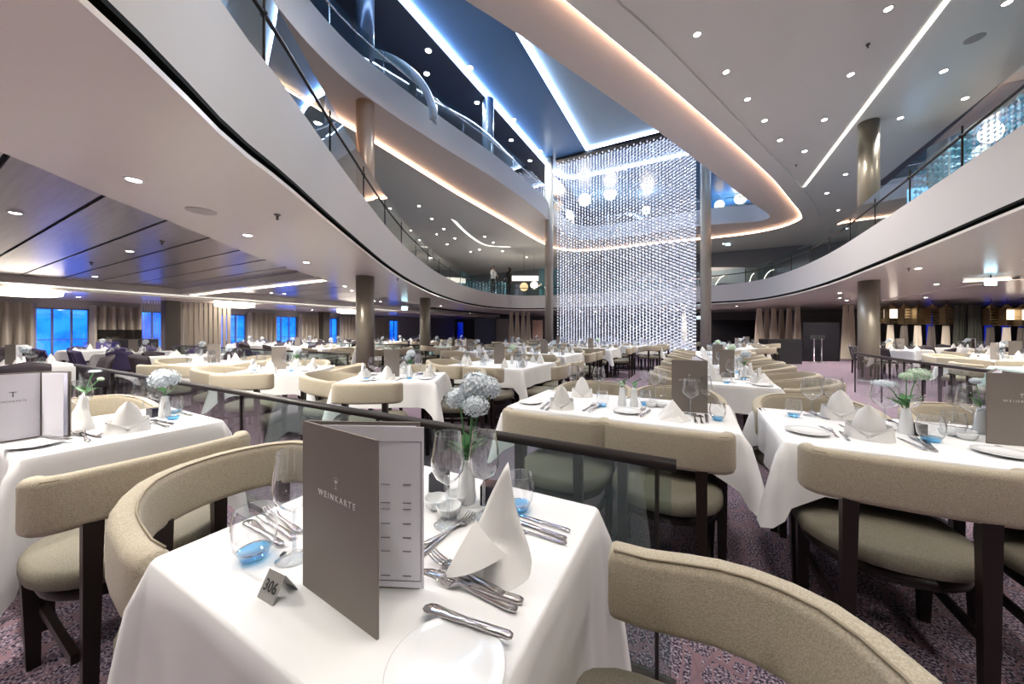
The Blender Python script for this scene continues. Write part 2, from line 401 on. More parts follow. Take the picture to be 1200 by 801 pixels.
# underside of the third deck: ribbon round its opening, lit step, field
o_pts = [(-4.9, 1.5), (-5.5, 2.7), (-5.9, 3.7), (-6.08, 4.9), (-5.95, 7.2), (-5.68, 9.8), (-5.62, 13), (-5.75, 15.6), (-5.6, 17.6), (-4.8, 18.4), (-3, 18.6), (.6, 18.35),
         (2.3, 18.75), (2.9, 18.5), (2.75, 17.7), (2.05, 16.1), (.45, 12.15), (-.72, 9.3), (-2.5, 5.25), (-3.1, 4.0), (-3.9, 2.1), (-4.3, 1.4)]
o_loop = outward(resample(smooth_loop(o_pts, 5), .3))
k_pts = [(-7.0, 1.0), (-7.25, 2.6), (-7.3, 4.2), (-7.32, 6.2), (-7.45, 9.8), (-7.42, 13.8), (-7.42, 17.2), (-6.95, 19.6), (-5.1, 20.6), (-1.9, 20.6), (-.5, 20.7), (2.1, 20.75), (3.5, 20.25),
         (4.1, 19.2), (3.95, 18.2), (3.15, 16), (2.04, 13.1), (-.2, 8.0), (-1.67, 4.83), (-2.6, 2.8), (-3.3, 1.0), (-4.2, -.3), (-6.0, -.4)]
k_loop = outward(resample(smooth_loop(k_pts, 5), .3))
cre = outward(resample(smooth_loop([(-9.0, 0), (-9.2, 6), (-9.3, 14), (-9.2, 19), (-7.5, 22), (0, 22.3), (3.6, 21.7), (4.95, 20.2), (4.45, 18.1), (3.37, 15.17), (-.21, 6.87), (-1.0, 5.19), (-2, 2.6), (-3, -.5), (-6, -1.2)], 5), .4))
struct('ceiling', plate_with_hole(k_loop, [o_loop], Z2+.05).mesh('soffit_ribbon', ribbon_m), 'pale soffit ribbon glowing peach along its outer edge')
mb = ribbon(k_loop, Z2-.02, Z2+.06, 0)
struct('trim_7', mb.mesh('ribbon_step', ribbon_m, True), 'slim step around the soffit ribbon')
tag(link('cove_light', ribbon(k_loop, Z2-.012, Z2+.022, -.012).mesh('cove_light', led_warm, True)), 'peach light line outlining the soffit around the upper atrium opening', 'cove light')
mb = plate_with_hole(cre, [k_loop], Z2-.02)
struct('ceiling', mb.mesh('inner_border', ceil2_m), 'grey lacquered border outside the peach light line')
mb = plate_with_hole(rect(U0, U1, V0, V1), [cre], Z2+.03); ribbon(cre, Z2-.02, Z2+.03, mb=mb)
struct('ceiling', mb.mesh('deck_two_ceiling', ceil2_m), 'grey polished ceiling of the second deck with downlights')
tag(link('light_line', MB().box(3.29, 3.37, 3.5, 14.95, Z2+.012, Z2+.032).mesh('light_line', led_soft)), 'straight pale light line running across the right upper ceiling', 'light line')
pts = [at(px, py, Z2) for px, py in ((500, 217), (520, 245), (545, 272), (565, 286), (580, 289), (600, 289.5), (625, 287))]
mb = MB().sweep([(p.x, p.y) for p in smooth_loop([(q.x, q.y, 0) for q in pts], 4, closed=False) and [Vector(t) for t in smooth_loop([(q.x, q.y, 0) for q in pts], 4, closed=False)]],
                [(-.07, Z2-.01+.03), (.07, Z2+.02), (.07, Z2+.034), (-.07, Z2+.034)])
tag(link('light_line', mb.mesh('light_line', led_soft)), 'curved pale light line on the left upper ceiling', 'light line')
# dark blue tinted ceiling recesses on the right
for a, b, c, d in ((5.4, 6.6, 10.6, 16.0), (5.3, 6.6, 3.0, 9.3)):
    struct('trim_8', MB().box(a, b, c, d, Z2+.005, Z2+.04).mesh('ceiling_inset', mat('inset_grey', (.11, .12, .16), .3)), 'dark inset panel in the right upper ceiling')
# front of the third deck
n = len(o_loop); mb = MB(); ribbon(o_loop, Z2+.05, ZT3, 0, mb=mb)
hi = offset_loop(o_loop, .14); vs = [(p[0], p[1], ZT3) for p in o_loop]+[(p[0], p[1], ZT3) for p in hi]
mb.add(vs, [(i, (i+1) % n, n+(i+1) % n, n+i) for i in range(n)]); ribbon(o_loop, D3-.05, ZT3, .14, mb=mb)
struct('wall_upper', mb.mesh('upper_balcony_front', white_fascia, True), 'white front of the third deck above the soffit ribbon')
struct('floor', plate_with_hole(rect(U0, U1, V0, V1), [offset_loop(o_loop, .1)], D3, up=True).mesh('third_deck_floor', MATS['deck_floor']), 'dark floor of the third deck')['category'] = 'floor'
# top ceiling in three levels with blue light lines
struct('ceiling', MB().box(U0, -6.0, V0, V1, Z3-.14, Z3).mesh('top_left', bluelit_d), 'third deck ceiling with painted dim blue light beside the blue light line')
mb = MB(); mb.box(-6.0, -4.08, V0, V1, Z3, Z3+.1); mb.box(-4.08, U1, 14.62, V1, Z3, Z3+.1); mb.box(3.2, U1, V0, 14.62, Z3, Z3+.1)
struct('ceiling', mb.mesh('top_blue_lit', bluelit_c), 'ceiling band with painted blue light between the two light lines')
struct('ceiling', MB().box(-4.08, 3.2, V0, 14.62, Z3+.12, Z3+.2).mesh('top_pale_lit', bluelit_l), 'raised ceiling panel with painted pale blue light inside the light line')
tag(link('light_line', MB().box(-5.995, -5.93, 1, 15.1, Z3-.10, Z3-.02).mesh('light_line', led_blue)), 'straight ice white light line on the top ceiling above the left galleries', 'light line')
mb = MB(); mb.box(-4.075, -4.01, 2, 14.61, Z3+.02, Z3+.10); mb.box(-4.01, 3.1, 14.55, 14.61, Z3+.02, Z3+.10)
tag(link('light_line', mb.mesh('light_line', led_blue)), 'angled ice white light line round the raised top ceiling panel', 'light line')
pts = [(-6.0, 15.1), (-5.9, 15.9), (-5.5, 16.5), (-4.8, 16.7), (-1, 16.7), (3, 16.7)]
mb = MB().sweep(smooth_loop(pts, 4, closed=False), [(-.05, Z3-.07), (.05, Z3-.07), (.05, Z3-.01), (-.05, Z3-.01)])
tag(link('light_line', mb.mesh('light_line', led_blue)), 'ice white light line on the top ceiling behind the crystal curtain', 'light line')

# outer walls
H = Z3+.2
mb = MB(); mb.box(U1, U1+.2, V0, V1, 0, H)
struct('wall_right', mb.mesh('wall_right', grey_m), 'plain right wall behind the window drapes')
struct('wall_back', MB().box(U0, U1, V0-.2, V0, 0, H).mesh('wall_back', grey_m), 'plain wall behind the viewer')
frm_m = mat('end_window_frame', (.1, .1, .12), .4); nightpane = glassy('night_pane', (.16, .14, .35), 1.0)
def wu(px, v=V1): t_ = (px-600)/F; return v*(CY*t_-SY)/(SY*t_+CY)
mb = MB(); fw = [(wu(a), wu(b)) for a, b in ((509, 517), (522, 530), (535, 543), (1084, 1096), (1152, 1166), (1172, 1186), (1193, 1206))]; last = U0
for a, b in fw: mb.box(last, a, V1, V1+.2, 0, D2); mb.box(a, b, V1, V1+.2, 0, .3); mb.box(a, b, V1, V1+.2, 2.1, D2); last = b
mb.box(last, U1, V1, V1+.2, 0, D2); mb.box(U0, U1, V1, V1+.2, D3+2.1, H)
mb.box(U0, wu(832), V1, V1+.2, D3+.5, D3+2.1); mb.box(wu(862), wu(872), V1, V1+.2, D3+.5, D3+2.1); mb.box(wu(905), U1, V1, V1+.2, D3+.5, D3+2.1)
struct('wall_front', MB().box(U0, U1, V1, V1+.2, D2, D3+.5).mesh('wall_front_upper', mat('upper_end', (.20, .22, .25), .4)), 'grey blue end wall of the second deck')
struct('wall_front', mb.mesh('wall_front', mat('hall_end', (.07, .065, .07), .35)), 'dark far end wall of the dining hall')
for i, (a, b) in enumerate(fw):
    o = struct('window_%d' % (20+i), MB().box(0, b-a, 0, .05, 0, .04).box(0, b-a, 0, .05, 1.76, 1.8).box(0, .04, 0, .05, 0, 1.8).box(b-a-.04, b-a, 0, .05, 0, 1.8).mesh('window_frame', frm_m), 'narrow deep blue window in the far end wall, %s from the left' % ORD[i], (a, V1, .3)); o['category'] = 'window'
    link('pane', MB().box(.03, b-a-.03, .02, .03, .03, 1.77).mesh('pane', nightpane), o)
# left wall with windows
wins = [(2.50+2.43*k-(4 if k < 0 else 0), 3.72+2.43*k-(4 if k < 0 else 0)) for k in range(0, 7)]
wins = [(-2.4, -1.2), (.07, 1.27)] + wins
mb = MB(); last = V0
W0, W1 = .32, EYE+.80
for a, b in wins: mb.box(U0-.2, U0, last, a, 0, D2); last = b; mb.box(U0-.2, U0, a, b, 0, W0); mb.box(U0-.2, U0, a, b, W1, D2)
mb.box(U0-.2, U0, last, V1, 0, D2); mb.box(U0-.2, U0, V0, V1, D2, H)
struct('wall_left', mb.mesh('wall_left', grey_m), 'left wall pierced by large blue windows')
frm = mat('window_frame', (.16, .17, .2), .4, metal=.3); wg = glassy('window_glass', (.85, .93, 1), 1.2)
for i, (a, b) in enumerate(wins):
    o = struct('window_%d' % (i+1), MB().box(-.1, -.04, 0, .05, W0, W1).box(-.1, -.04, b-a-.05, b-a, W0, W1).box(-.1, -.04, 0, b-a, W1-.05, W1).box(-.1, -.04, 0, b-a, W0, W0+.05).mesh('window_frame', frm),
               'window with three panes over the harbour at dusk, %s along the left wall' % ORD[i], (U0, a, 0))
    o['category'] = 'window'
    for k in (1, 2): link('mullion', MB().box(-.1, -.03, -.025, .025, W0, W1).mesh('mullion', frm), o, (0, (b-a)*k/3, 0))
    link('transom', MB().box(-.1, -.05, 0, b-a, .95, .98).mesh('transom', frm), o)
    for k in range(3): link('pane', MB().box(-.075, -.07, (b-a)*k/3+.03, (b-a)*(k+1)/3-.03, W0+.05, W1-.05).mesh('pane', wg), o)
# curtains between windows
def curtain_mesh(width, h, mm, pleats, depth=.07, taper=1.0, z0=.0, top=1.0):
    mb = MB(); n = pleats*6; rows = 5; vs = []
    for j in range(rows+1):
        t = j/rows; kk = taper + (top-taper)*t
        for i in range(n+1):
            x = (i/n-.5)*width*kk; vs.append((x, depth*(.35+.65*kk)*cos(2*pi*pleats*i/n), z0+h*t))
    fs = [(j*(n+1)+i, j*(n+1)+i+1, (j+1)*(n+1)+i+1, (j+1)*(n+1)+i) for j in range(rows) for i in range(n)]
    mb.add(vs, fs); return mb.mesh('curtain', mm, True)
edges = [a for a, b in wins]; prevb = None
for i, (a, b) in enumerate(wins):
    if prevb is not None:
        wd = a-prevb+.12
        tag(link('curtain', curtain_mesh(wd, 2.16, curt_m, 6, .12), None, (U0+.32, (a+prevb)/2, 0), pi/2), 'pleated taupe window curtain, %s along the left wall' % ORD[i-1], 'curtain', 'taupe curtains at the left windows')
    prevb = b
# harbour outside
o = struct('ground', MB().box(-400, U0-.6, -150, 260, -9, -8).mesh('harbour_water', water), 'blue harbour water outside the windows'); o['category'] = 'water'
random.seed(3); mb = MB(); pts = []
for i in range(60): pts.append((-120+random.uniform(-6, 6), -80+6*i, 5+9*random.random()*abs(sin(i*.35))))
for i in range(59):
    x, y, h = pts[i]; x2, y2, h2 = pts[i+1]
    mb.add([(x, y, -8), (x2, y2, -8), (x2-8, y2, h2), (x-8, y, h), (x-60, y, -8), (x2-60, y2, -8)], [(0, 3, 2, 1), (3, 4, 5, 2)])
o = struct('ground', mb.mesh('far_shore', hill_m), 'low far shore across the harbour'); o['category'] = 'shore'

# columns
def column(u, v, z0, z1, label, m=col_m, r=.188, collar=True):
    t = thing('column', label, 'column', (u, v, z0))
    link('shaft', MB().lathe([(r, 0), (r, z1-z0)], 32).mesh('shaft', m, True), t)
    if collar: link('base_ring', MB().lathe([(r+.012, 0), (r+.012, .1), (r, .11)], 32).mesh('base_ring', chrome, True), t)
    return t
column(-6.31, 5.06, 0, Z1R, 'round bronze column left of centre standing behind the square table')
column(-6.31, 5.06, D2, Z2+.06, 'round column on the second deck behind the glass, peach light in its paint', m=mat('column_peach_lit', (.36, .27, .20), .35, metal=.25))  # peach glow put into the column colour
column(-6.31, 5.06, D3, Z3-.1, 'column with painted blue light at the top left on the third deck', m=colbluelit_m)
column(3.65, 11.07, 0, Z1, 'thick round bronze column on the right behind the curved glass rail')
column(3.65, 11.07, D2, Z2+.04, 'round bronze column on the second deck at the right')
column(-8.55, 9.4, 0, Z1R, 'round bronze column farther back left of the square table')
column(-5.72, 14.3, 0, Z3, 'tall slim column at the left edge of the crystal curtain', r=.185, m=mat('column_pale', (.42, .395, .335), .35, metal=.2))
column(.42, 15.25, 0, Z3, 'tall slim column at the right edge of the crystal curtain', r=.185, m=MATS['column_pale'])
column(-6.0, 9.6, D3, Z3-.1, 'column with painted blue light on the third deck left of the crystal curtain', m=colbluelit_m)

# downlights (each with its own lamp)
disc_me = MB().lathe([(.062, 0), (.055, -.006), (.0001, -.006)], 14, cap=False).mesh('lens', lampdisc); ring_me = MB().lathe([(.085, 0), (.085, -.008), (.062, -.012), (.062, -.002)], 18, cap=False).mesh('ring', mat('lamp_ring', (.6, .6, .58), .4))
def downlight(p, z, watts, label, group, cone=150, col=(1, .93, .85), lamp=True, s=.72):
    t = thing('downlight', label, 'downlight', (p[0], p[1], z), group=group)
    link('lamp_ring', ring_me, t, scale=s); link('lens', disc_me, t, (0, 0, -.003), scale=s)
    if lamp:
        ld = bpy.data.lights.new('downlight_lamp', 'SPOT'); ld.energy = watts; ld.spot_size = radians(cone); ld.spot_blend = .6; ld.shadow_soft_size = .05; ld.color = col
        l = bpy.data.objects.new('lamp', ld); COL.objects.link(l); l.parent = t; l.location = (0, 0, -.03)
low_px = [(157, 210), (18, 249), (290, 275), (152, 294), (359, 307), (318, 343), (345, 333), (404, 335), (446, 353), (55, 372)]
def ceil_z(p):
    if p[0] < U0+4.3: return Z1-.10
    return Z1R if p[0] < r_u(p[1]) and not 4.6 < p[1] < 5.0 else Z1
k = 0
for px, py in low_px[:9]:
    z = Z1R if (px, py) in ((18, 249), (152, 294), (318, 343)) else Z1
    q = at(px, py, z); z = ceil_z(q); downlight(at(px, py, z), z, SPOT_LOW, 'downlight %s in the left lower ceiling' % ['big and nearest above the lacquered margin', 'in the brushed panels at the far left edge', 'in the smooth margin beyond the sprinkler', 'in the middle of the brushed panels',
        'right above the curved ceiling step', 'in the second panel field', 'just behind the step corner', 'beside the tall bronze column', 'left of the exit sign'][k], 'lower ceiling downlights'); k += 1
rlow = [(3.9, 6.9), (3.75, 9.3), (4.9, 9.0), (4.0, 14.1), (5.4, 12.6), (6.0, 6.0), (8.6, 9.5), (9.0, 14.6), (5.2, 17.6)]
for i, p in enumerate(rlow): downlight(p, Z1, SPOT_LOW, 'lower downlight in the right bay, %s counted from the front' % ORD[i], 'right bay downlights')
for i, p in enumerate([(-10, 7.5), (-13, 7), (-12.5, 10.5), (-17.2, 3.1), (-17.2, 8.0), (-17.2, .4), (-17.2, 5.4), (-17.2, 10.6), (-17.2, 13), (-10.5, 12.6), (-13, 2.6), (-6, 20), (0, 20), (-14, 14), (3.5, 2.2), (4.6, 3.5), (3.6, -1), (-3, -2.2), (-2.9, .1)]):  # row along the left windows added to brighten the curtains
    downlight(p, ceil_z(p), SPOT_LOW, 'small lower deck downlight, %s of the scattered and added ones farther away' % ORD[i], 'scattered lower downlights')
mid = [(817, 40), (851, 84), (876, 116), (896, 141), (914, 164), (1041, 10), (997, 87), (966, 140), (943, 177), (1180, 3), (1106, 83), (1131, 115), (1055, 138), (991, 204), (969, 226)]
for i, (px, py) in enumerate(mid):
    row = 'in the row nearest the peach line' if i < 5 else 'left of the pale light line' if i < 9 else 'right of the pale light line'
    j = i if i < 5 else i-5 if i < 9 else i-9
    downlight(at(px, py, Z2+.03), Z2+.03, SPOT_MID*.75, 'upper downlight %s, %s from the viewer' % (row, ORD[j]), 'upper right ceiling downlights', s=.8, cone=115)
midl = [(474, 221), (491, 241), (506, 256), (520, 268), (533, 279), (553, 259), (561, 268), (568, 277), (578, 284), (601, 284), (589, 294), (617, 292), (457, 244), (481, 270), (492, 281), (524, 286), (562, 292)]
for i, (px, py) in enumerate(midl):
    p = at(px, py, Z2+.03)
    if p.x < U0+.3 or p.y > V1-.3: continue
    downlight(p, Z2+.03, SPOT_MID, 'tiny downlight in the left upper ceiling, %s from the left column' % ORD[i], 'upper left ceiling downlights', lamp=(i % 3 == 0), s=.9)
for i, (px, py) in enumerate([(502, 59), (500, 86), (559, 120), (599, 164), (621, 188), (551, 79), (602, 140), (633, 177)]):
    z = Z3-.14 if i < 5 else Z3
    downlight(at(px, py, z), z, SPOT_HIGH, 'downlight on the top ceiling %s the blue line, %s from the viewer' % ('left of' if i < 5 else 'right of', ORD[i if i < 5 else i-5]), 'top ceiling downlights', col=(.85, .92, 1), s=1.2)
for i, (u, v) in enumerate([(-1.6, -1.4), (.2, -1.4), (1.9, -1.4), (-1.0, .6), (.6, 1.0), (1.8, 1.4), (.2, 2.4), (1.6, 3.2)]):  # lamps added out of view to brighten the nearest table
    downlight((u, v), Z2-.02 if inside((u, v), cre) and not inside((u, v), k_loop) else Z2+.03, SPOT_MID*.6, 'added ceiling downlight out of view above the nearest table, %s of that group' % ORD[i], 'added overhead downlights', cone=120)
for i, (u, v) in enumerate([(5.2, 18.5), (1.5, 22.6), (6.5, 22), (-3, 23.2), (-9.8, 20.5), (-11.5, 13.5), (-12.2, 17.5), (-9.8, 6.0), (7.5, 15.5), (8.5, 9.0), (-9.6, 2.4)]):  # ring of lamps added to brighten the dim back of the deck
    downlight((u, v), Z2+.03, SPOT_MID*1.2, 'far added downlight of the second deck, %s of the outer ring' % ORD[i], 'added outer ring downlights')
for i, (u, v) in enumerate([(1.8, 19.2), (4.6, 16.2), (7.2, 17.4), (-.8, 20.8), (-5.2, 20.4), (9.6, 17.2), (-12.6, 18)]):  # lamps added to light up the drapes at the far end
    downlight((u, v), Z1, SPOT_LOW, 'added far lower downlight before the end wall, %s of that row' % ORD[i], 'added end row downlights')
# raised pale panel lamps over the atrium (downlights of the top ceiling out of view and in view behind the ribbon)
for i, (u, v) in enumerate([(-2.6, 3.0), (-.6, 3.2), (1.4, 3.2), (-2.0, 7.0), (.6, 6.2), (1.9, 9.5), (-1, .5), (1, -1), (-2.4, -1)]):
    downlight((u, v), Z3+.12, SPOT_HIGH*1.6, 'top ceiling downlight inside the raised pale panel, %s in the grid' % ORD[i], 'raised panel downlights', cone=120, s=1.2)

# balustrades: panels, posts, handrail
def balustrade(loop, z0, zt, zr, label, step, ins=.05, closed=True, postm=railm, skip=None, gl=None, rr=.018, name='balustrade'):
    t = thing(name, label, 'balustrade', (loop[0][0], loop[0][1], z0)); o0 = Vector((loop[0][0], loop[0][1], z0))
    L = resample(offset_loop(loop, ins, closed), .15, closed); per = max(1, round(step/.15)); n = len(L); i = 0
    pts3 = [Vector((p[0], p[1], 0))-Vector((o0.x, o0.y, 0)) for p in L]
    while i < (n if closed else n-1):
        j = min(i+per, n if closed else n-1); seg = [pts3[k % n] for k in range(i, j+1)]
        if skip is None or not skip(L[i % n]):
            mb = MB(); vs = []
            for p in seg: vs += [(p.x, p.y, .0), (p.x, p.y, zt-z0)]
            mb.add(vs, [(2*a, 2*a+2, 2*a+3, 2*a+1) for a in range(len(seg)-1)])
            link('glass_panel', mb.mesh('glass_panel', gl or balcglass, True), t)
            p = seg[0]; mb = MB().tube([(p.x, p.y, 0), (p.x, p.y, zr-z0+(.12 if name == "balustrade" else -.01))], .011, 6); mb.tube([(p.x-.03, p.y, zr-z0), (p.x+.03, p.y, zr-z0)], .014, 6)
            link('post', mb.mesh('post', postm), t)
        i = j
    LL = [(p.x, p.y, zr-z0) for p in pts3]
    if closed: LL.append(LL[0])
    link('handrail', MB().tube(LL, rr, 8).mesh('handrail', postm, True), t)
    return t
balustrade(g_loop, ZF1, ZF1+.64, ZF1+.42, 'teal tinted glass balustrade on the second deck balcony', 1.35)
balustrade(o_loop, ZT3, ZT3+.62, ZT3+.42, 'glass balustrade on the third deck edge', 1.35, postm=chrome)
# ================================================================== FURNITURE MESHES
def rrect(t, h, r=.02, z0=0, n=3):
    """rounded section: thickness t, height h"""
    out = []
    for cx, cz, a0 in ((t/2-r, z0+r, -pi/2), (t/2-r, z0+h-r, 0), (-t/2+r, z0+h-r, pi/2), (-t/2+r, z0+r, pi)):
        for k in range(n+1):
            a = a0+pi/2*k/n; out.append((cx+r*cos(a), cz+r*sin(a)))
    return out
def band(path, t=.062, h=.165, z0=.64, cap=True):
    sec = [(o, z-h/2) for o, z in rrect(t, h, .024, 0, 4)]
    P = [(p[0], p[1], z0+h/2+(p[2] if len(p) > 2 else 0)) for p in path]; d0 = Vector(P[1][:2])-Vector(P[0][:2]); d1 = Vector(P[-1][:2])-Vector(P[-2][:2])
    d0.normalize(); d1.normalize(); pre = [(P[0][0]-d0.x*e, P[0][1]-d0.y*e, P[0][2]) for e in (.014, .010)]; post = [(P[-1][0]+d1.x*e, P[-1][1]+d1.y*e, P[-1][2]) for e in (.010, .014)]
    return MB().sweep(pre+P+post, sec, [.72, .93]+[1]*len(P)+[.93, .72])
def cushion(rx, ry, z0, z1, back_round=.9, n=36, power=3.2):
    prof = [(.93, z0), (1.0, z0+.012), (1.0, z1-.03), (.975, z1-.012), (.92, z1-.002), (.6, z1+.004), (.0001, z1+.006)]
    vs = []; fs = []
    for k_, z in prof:
        for i in range(n):
            a = 2*pi*i/n; c_, s_ = cos(a), sin(a); q = (abs(c_)**power+abs(s_)**power)**(-1/power)
            if s_ < 0: q = q*(1-.0)+0; qq = (abs(c_)**2.2+abs(s_)**2.2)**(-1/2.2); q = qq
            vs.append((rx*c_*q*k_, ry*s_*q*k_, z))
    for i in range(len(prof)-1):
        for k_ in range(n): fs.append((i*n+k_, i*n+(k_+1) % n, (i+1)*n+(k_+1) % n, (i+1)*n+k_))
    fs.append(tuple(range(n-1, -1, -1))); mb = MB(); mb.add(vs, fs); return mb
CH = {}
def chair_parts():
    # horseshoe chair
    R = .30
    path = [(R*1.0, .15), (R*1.01, .08)] + [(R*cos(a), R*sin(a)*.98) for a in [-pi*k/16 for k in range(0, 17)]] + [(-R*1.01, .08), (-R*1.0, .15)]
    path = [(x, y, -.055*min(1, max(0, (y+.22)/.30))) for x, y in path]
    pm = MB().tube([(p[0]*.925, p[1]*.925 if p[1] < 0 else p[1], .8035+p[2]) for p in path], .0028, 5)
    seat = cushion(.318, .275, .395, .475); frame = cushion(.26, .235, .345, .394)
    legs = [MB().frustum((sx*.20, .19, 0, .016, .016), (sx*.205, .19, .36, .024, .024)) for sx in (-1, 1)]
    legs += [MB().frustum((sx*.18, -.235, 0, .016, .016), (sx*.175, -.225, .66, .024, .018)) for sx in (-1, 1)]
    st = [MB().box(sx*.19-.01, sx*.19+.01, -.22, .19, .17, .2) for sx in (-1, 1)]
    CH['horseshoe'] = dict(seat=seat.mesh('seat', seatfab, True), seat_frame=frame.mesh('seat_frame', wood, True), backrest=band(path).mesh('backrest', fabric, True), piping=pm.mesh('piping', pipe_m, True),
                           leg=[m.mesh('leg', wood) for m in legs], stretcher=[m.mesh('stretcher', wood) for m in st])
    # chair with a wide, nearly straight back
    path = [(.270, -.205), (.264, -.232), (.25, -.250), (.22, -.262), (.15, -.268), (.07, -.275), (0, -.277), (-.07, -.275), (-.15, -.268), (-.22, -.262), (-.25, -.250), (-.264, -.232), (-.270, -.205)]
    pm = MB().tube([(p[0]*1.06, p[1]*1.07, .8) for p in path[2:-2]], .0028, 5)
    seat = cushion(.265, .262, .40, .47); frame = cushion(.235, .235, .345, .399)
    legs = [MB().frustum((sx*.215, .20, 0, .016, .016), (sx*.22, .20, .37, .024, .024)) for sx in (-1, 1)]
    legs += [MB().frustum((sx*.17, -.262, 0, .016, .016), (sx*.165, -.272, .67, .023, .019)) for sx in (-1, 1)]
    st = [MB().box(sx*.195-.01, sx*.195+.01, -.25, .2, .20, .23) for sx in (-1, 1)]
    CH['wide'] = dict(seat=seat.mesh('seat', seatfab, True), seat_frame=frame.mesh('seat_frame', wood, True), backrest=band(path, .058, .175, .635).mesh('backrest', fabric, True), piping=pm.mesh('piping', pipe_m, True),
                      leg=[m.mesh('leg', wood) for m in legs], stretcher=[m.mesh('stretcher', wood) for m in st])
    # dark side chair with a tall curved shell back
    mb = MB(); n = 13; rows = 5; vs = []
    for j in range(rows+1):
        for i in range(n):
            a = -pi/2+(i/(n-1)-.5)*2.3*(1-.15*j/rows); z = .42+.42*j/rows*(1-.12*abs(i/(n-1)-.5)*2)
            vs.append((.25*cos(a), .23*sin(a)-.03-.08*j/rows, z))
    m_ = len(vs); vs += [(x*.86, y*.86+.005, z) for x, y, z in vs]
    fs = [(j*n+i, j*n+i+1, (j+1)*n+i+1, (j+1)*n+i) for j in range(rows) for i in range(n-1)]; fs += [tuple(m_+q for q in reversed(f)) for f in fs]
    top = rows*n; fs += [(top+i, top+i+1, m_+top+i+1, m_+top+i) for i in range(n-1)]
    for i in (0, n-1): fs += [(j*n+i, (j+1)*n+i, m_+(j+1)*n+i, m_+j*n+i) for j in range(rows)]
    mb.add(vs, fs)
    for key, fm in (('dark', darkfab), ('purple', purplefab)):
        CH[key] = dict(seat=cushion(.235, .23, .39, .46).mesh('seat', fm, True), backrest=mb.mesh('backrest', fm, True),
                       leg=[MB().frustum((sx*.2, sy*.18, 0, .013, .013), (sx*.19, sy*.17, .40, .02, .02)).mesh('leg', wood) for sx in (-1, 1) for sy in (-1, 1)])
chair_parts()
def chair(kind, x, y, face, label, group=None, lite=False):
    """face = direction angle the sitter looks to"""
    base = {'horseshoe': 'cream_chair', 'wide': 'cream_chair', 'dark': 'shell_chair', 'purple': 'shell_chair'}[kind]
    t = thing(base, label, 'chair', (x, y, 0), face-pi/2, group)
    for k, ms in CH[kind].items():
        if lite and k in ('piping', 'stretcher', 'seat_frame'): continue
        for m in (ms if isinstance(ms, list) else [ms]): link(k, m, t)
    return t
# tablecloth
def cloth_mesh(W, D, drop, seed=0, m=linen, th=.006, flare=.11):
    rnd = random.Random(seed); r = .012; per = []   # (x,y,nx,ny,corner)
    def side(x0, y0, x1, y1, nx, ny, n=16):
        for i in range(n):
            t = (i+.5)/n; per.append((x0+(x1-x0)*t, y0+(y1-y0)*t, nx, ny, min(t, 1-t)*sqrt((x1-x0)**2+(y1-y0)**2)))
    a, b = W/2-r, D/2-r; k = 7
    side(-a, -D/2, a, -D/2, 0, -1); 
    def corner(cx, cy, a0):
        for i in range(k): t = a0+pi/2*i/(k-1); per.append((cx+r*cos(t), cy+r*sin(t), cos(t), sin(t), 0))
    corner(a, -b, -pi/2); side(W/2, -b, W/2, b, 1, 0); corner(a, b, 0); side(a, D/2, -a, D/2, 0, 1); corner(-a, b, pi/2); side(-W/2, b, -W/2, -b, -1, 0); corner(-a, -b, pi)
    n = len(per); ph = [rnd.uniform(0, 6.28) for _ in range(4)]; rows = 9; vs = []
    for j in range(rows+1):
        t = j/rows
        for i, (x, y, nx, ny, e) in enumerate(per):
            cw = math.exp(-(e/.075)**2); L = drop*(1+.30*max(0, 1-e/.11)+(.42*abs(nx*ny)*2 if e == 0 else 0))
            dg = abs(nx*ny)*2  # 1 on the diagonal
            wav = .012*sin(i*.55+ph[0])+.008*sin(i*1.3+ph[1])
            f = (.012+wav)*t + flare*cw*(t**.8)*(.30+.9*dg)
            if t == 0: vs.append((x, y, 0)); continue
            if j == 1: vs.append((x+nx*.006, y+ny*.006, -.006)); continue
            tt = (j-1)/(rows-1)
            # neighbours of the corner pinch inwards a little
            pinch = -.028*math.exp(-((e-.09)/.05)**2)*tt if e > 0 else 0
            z = -.006-(L-.006)*tt
            vs.append((x+nx*(.006+f+pinch), y+ny*(.006+f+pinch), z))
    fs = [(j*n+i, (j+1)*n+i, (j+1)*n+(i+1) % n, j*n+(i+1) % n) for j in range(rows) for i in range(n)]
    top = tuple(range(n)); mb = MB(); mb.add(vs, fs+[top]); me = mb.mesh('tablecloth', m, True)
    me.polygons[len(me.polygons)-1].use_smooth = False
    return me
CLOTH = {}
def table(u, v, W, D, rot, label, clabel, lite=False, m=linen, drop=.25, seed=0, tgroup=None):
    t = thing('dining_table', label, 'table', (u, v, 0), rot, tgroup)
    link('tabletop', MB().box(-W/2+.004, W/2-.004, -D/2+.004, D/2-.004, .715, .745).mesh('tabletop', wood), t)
    lx, ly = W/2-.08, D/2-.08
    key = (round(W, 2), round(D, 2), 'leg')
    if key not in CLOTH: CLOTH[key] = [MB().frustum((sx*lx, sy*ly, 0, .018, .018), (sx*lx, sy*ly, .715, .026, .026)).mesh('leg', wood) for sx in (-1, 1) for sy in (-1, 1)]
    for q in CLOTH[key]: link('leg', q, t)
    key = (round(W, 2), round(D, 2), round(drop, 2), m.name, seed)
    if key not in CLOTH: CLOTH[key] = cloth_mesh(W, D, drop, seed, m)
    tag(link('tablecloth', CLOTH[key], None, (u, v, .75), rot), clabel, 'tablecloth')
    return t
TZ = .7505
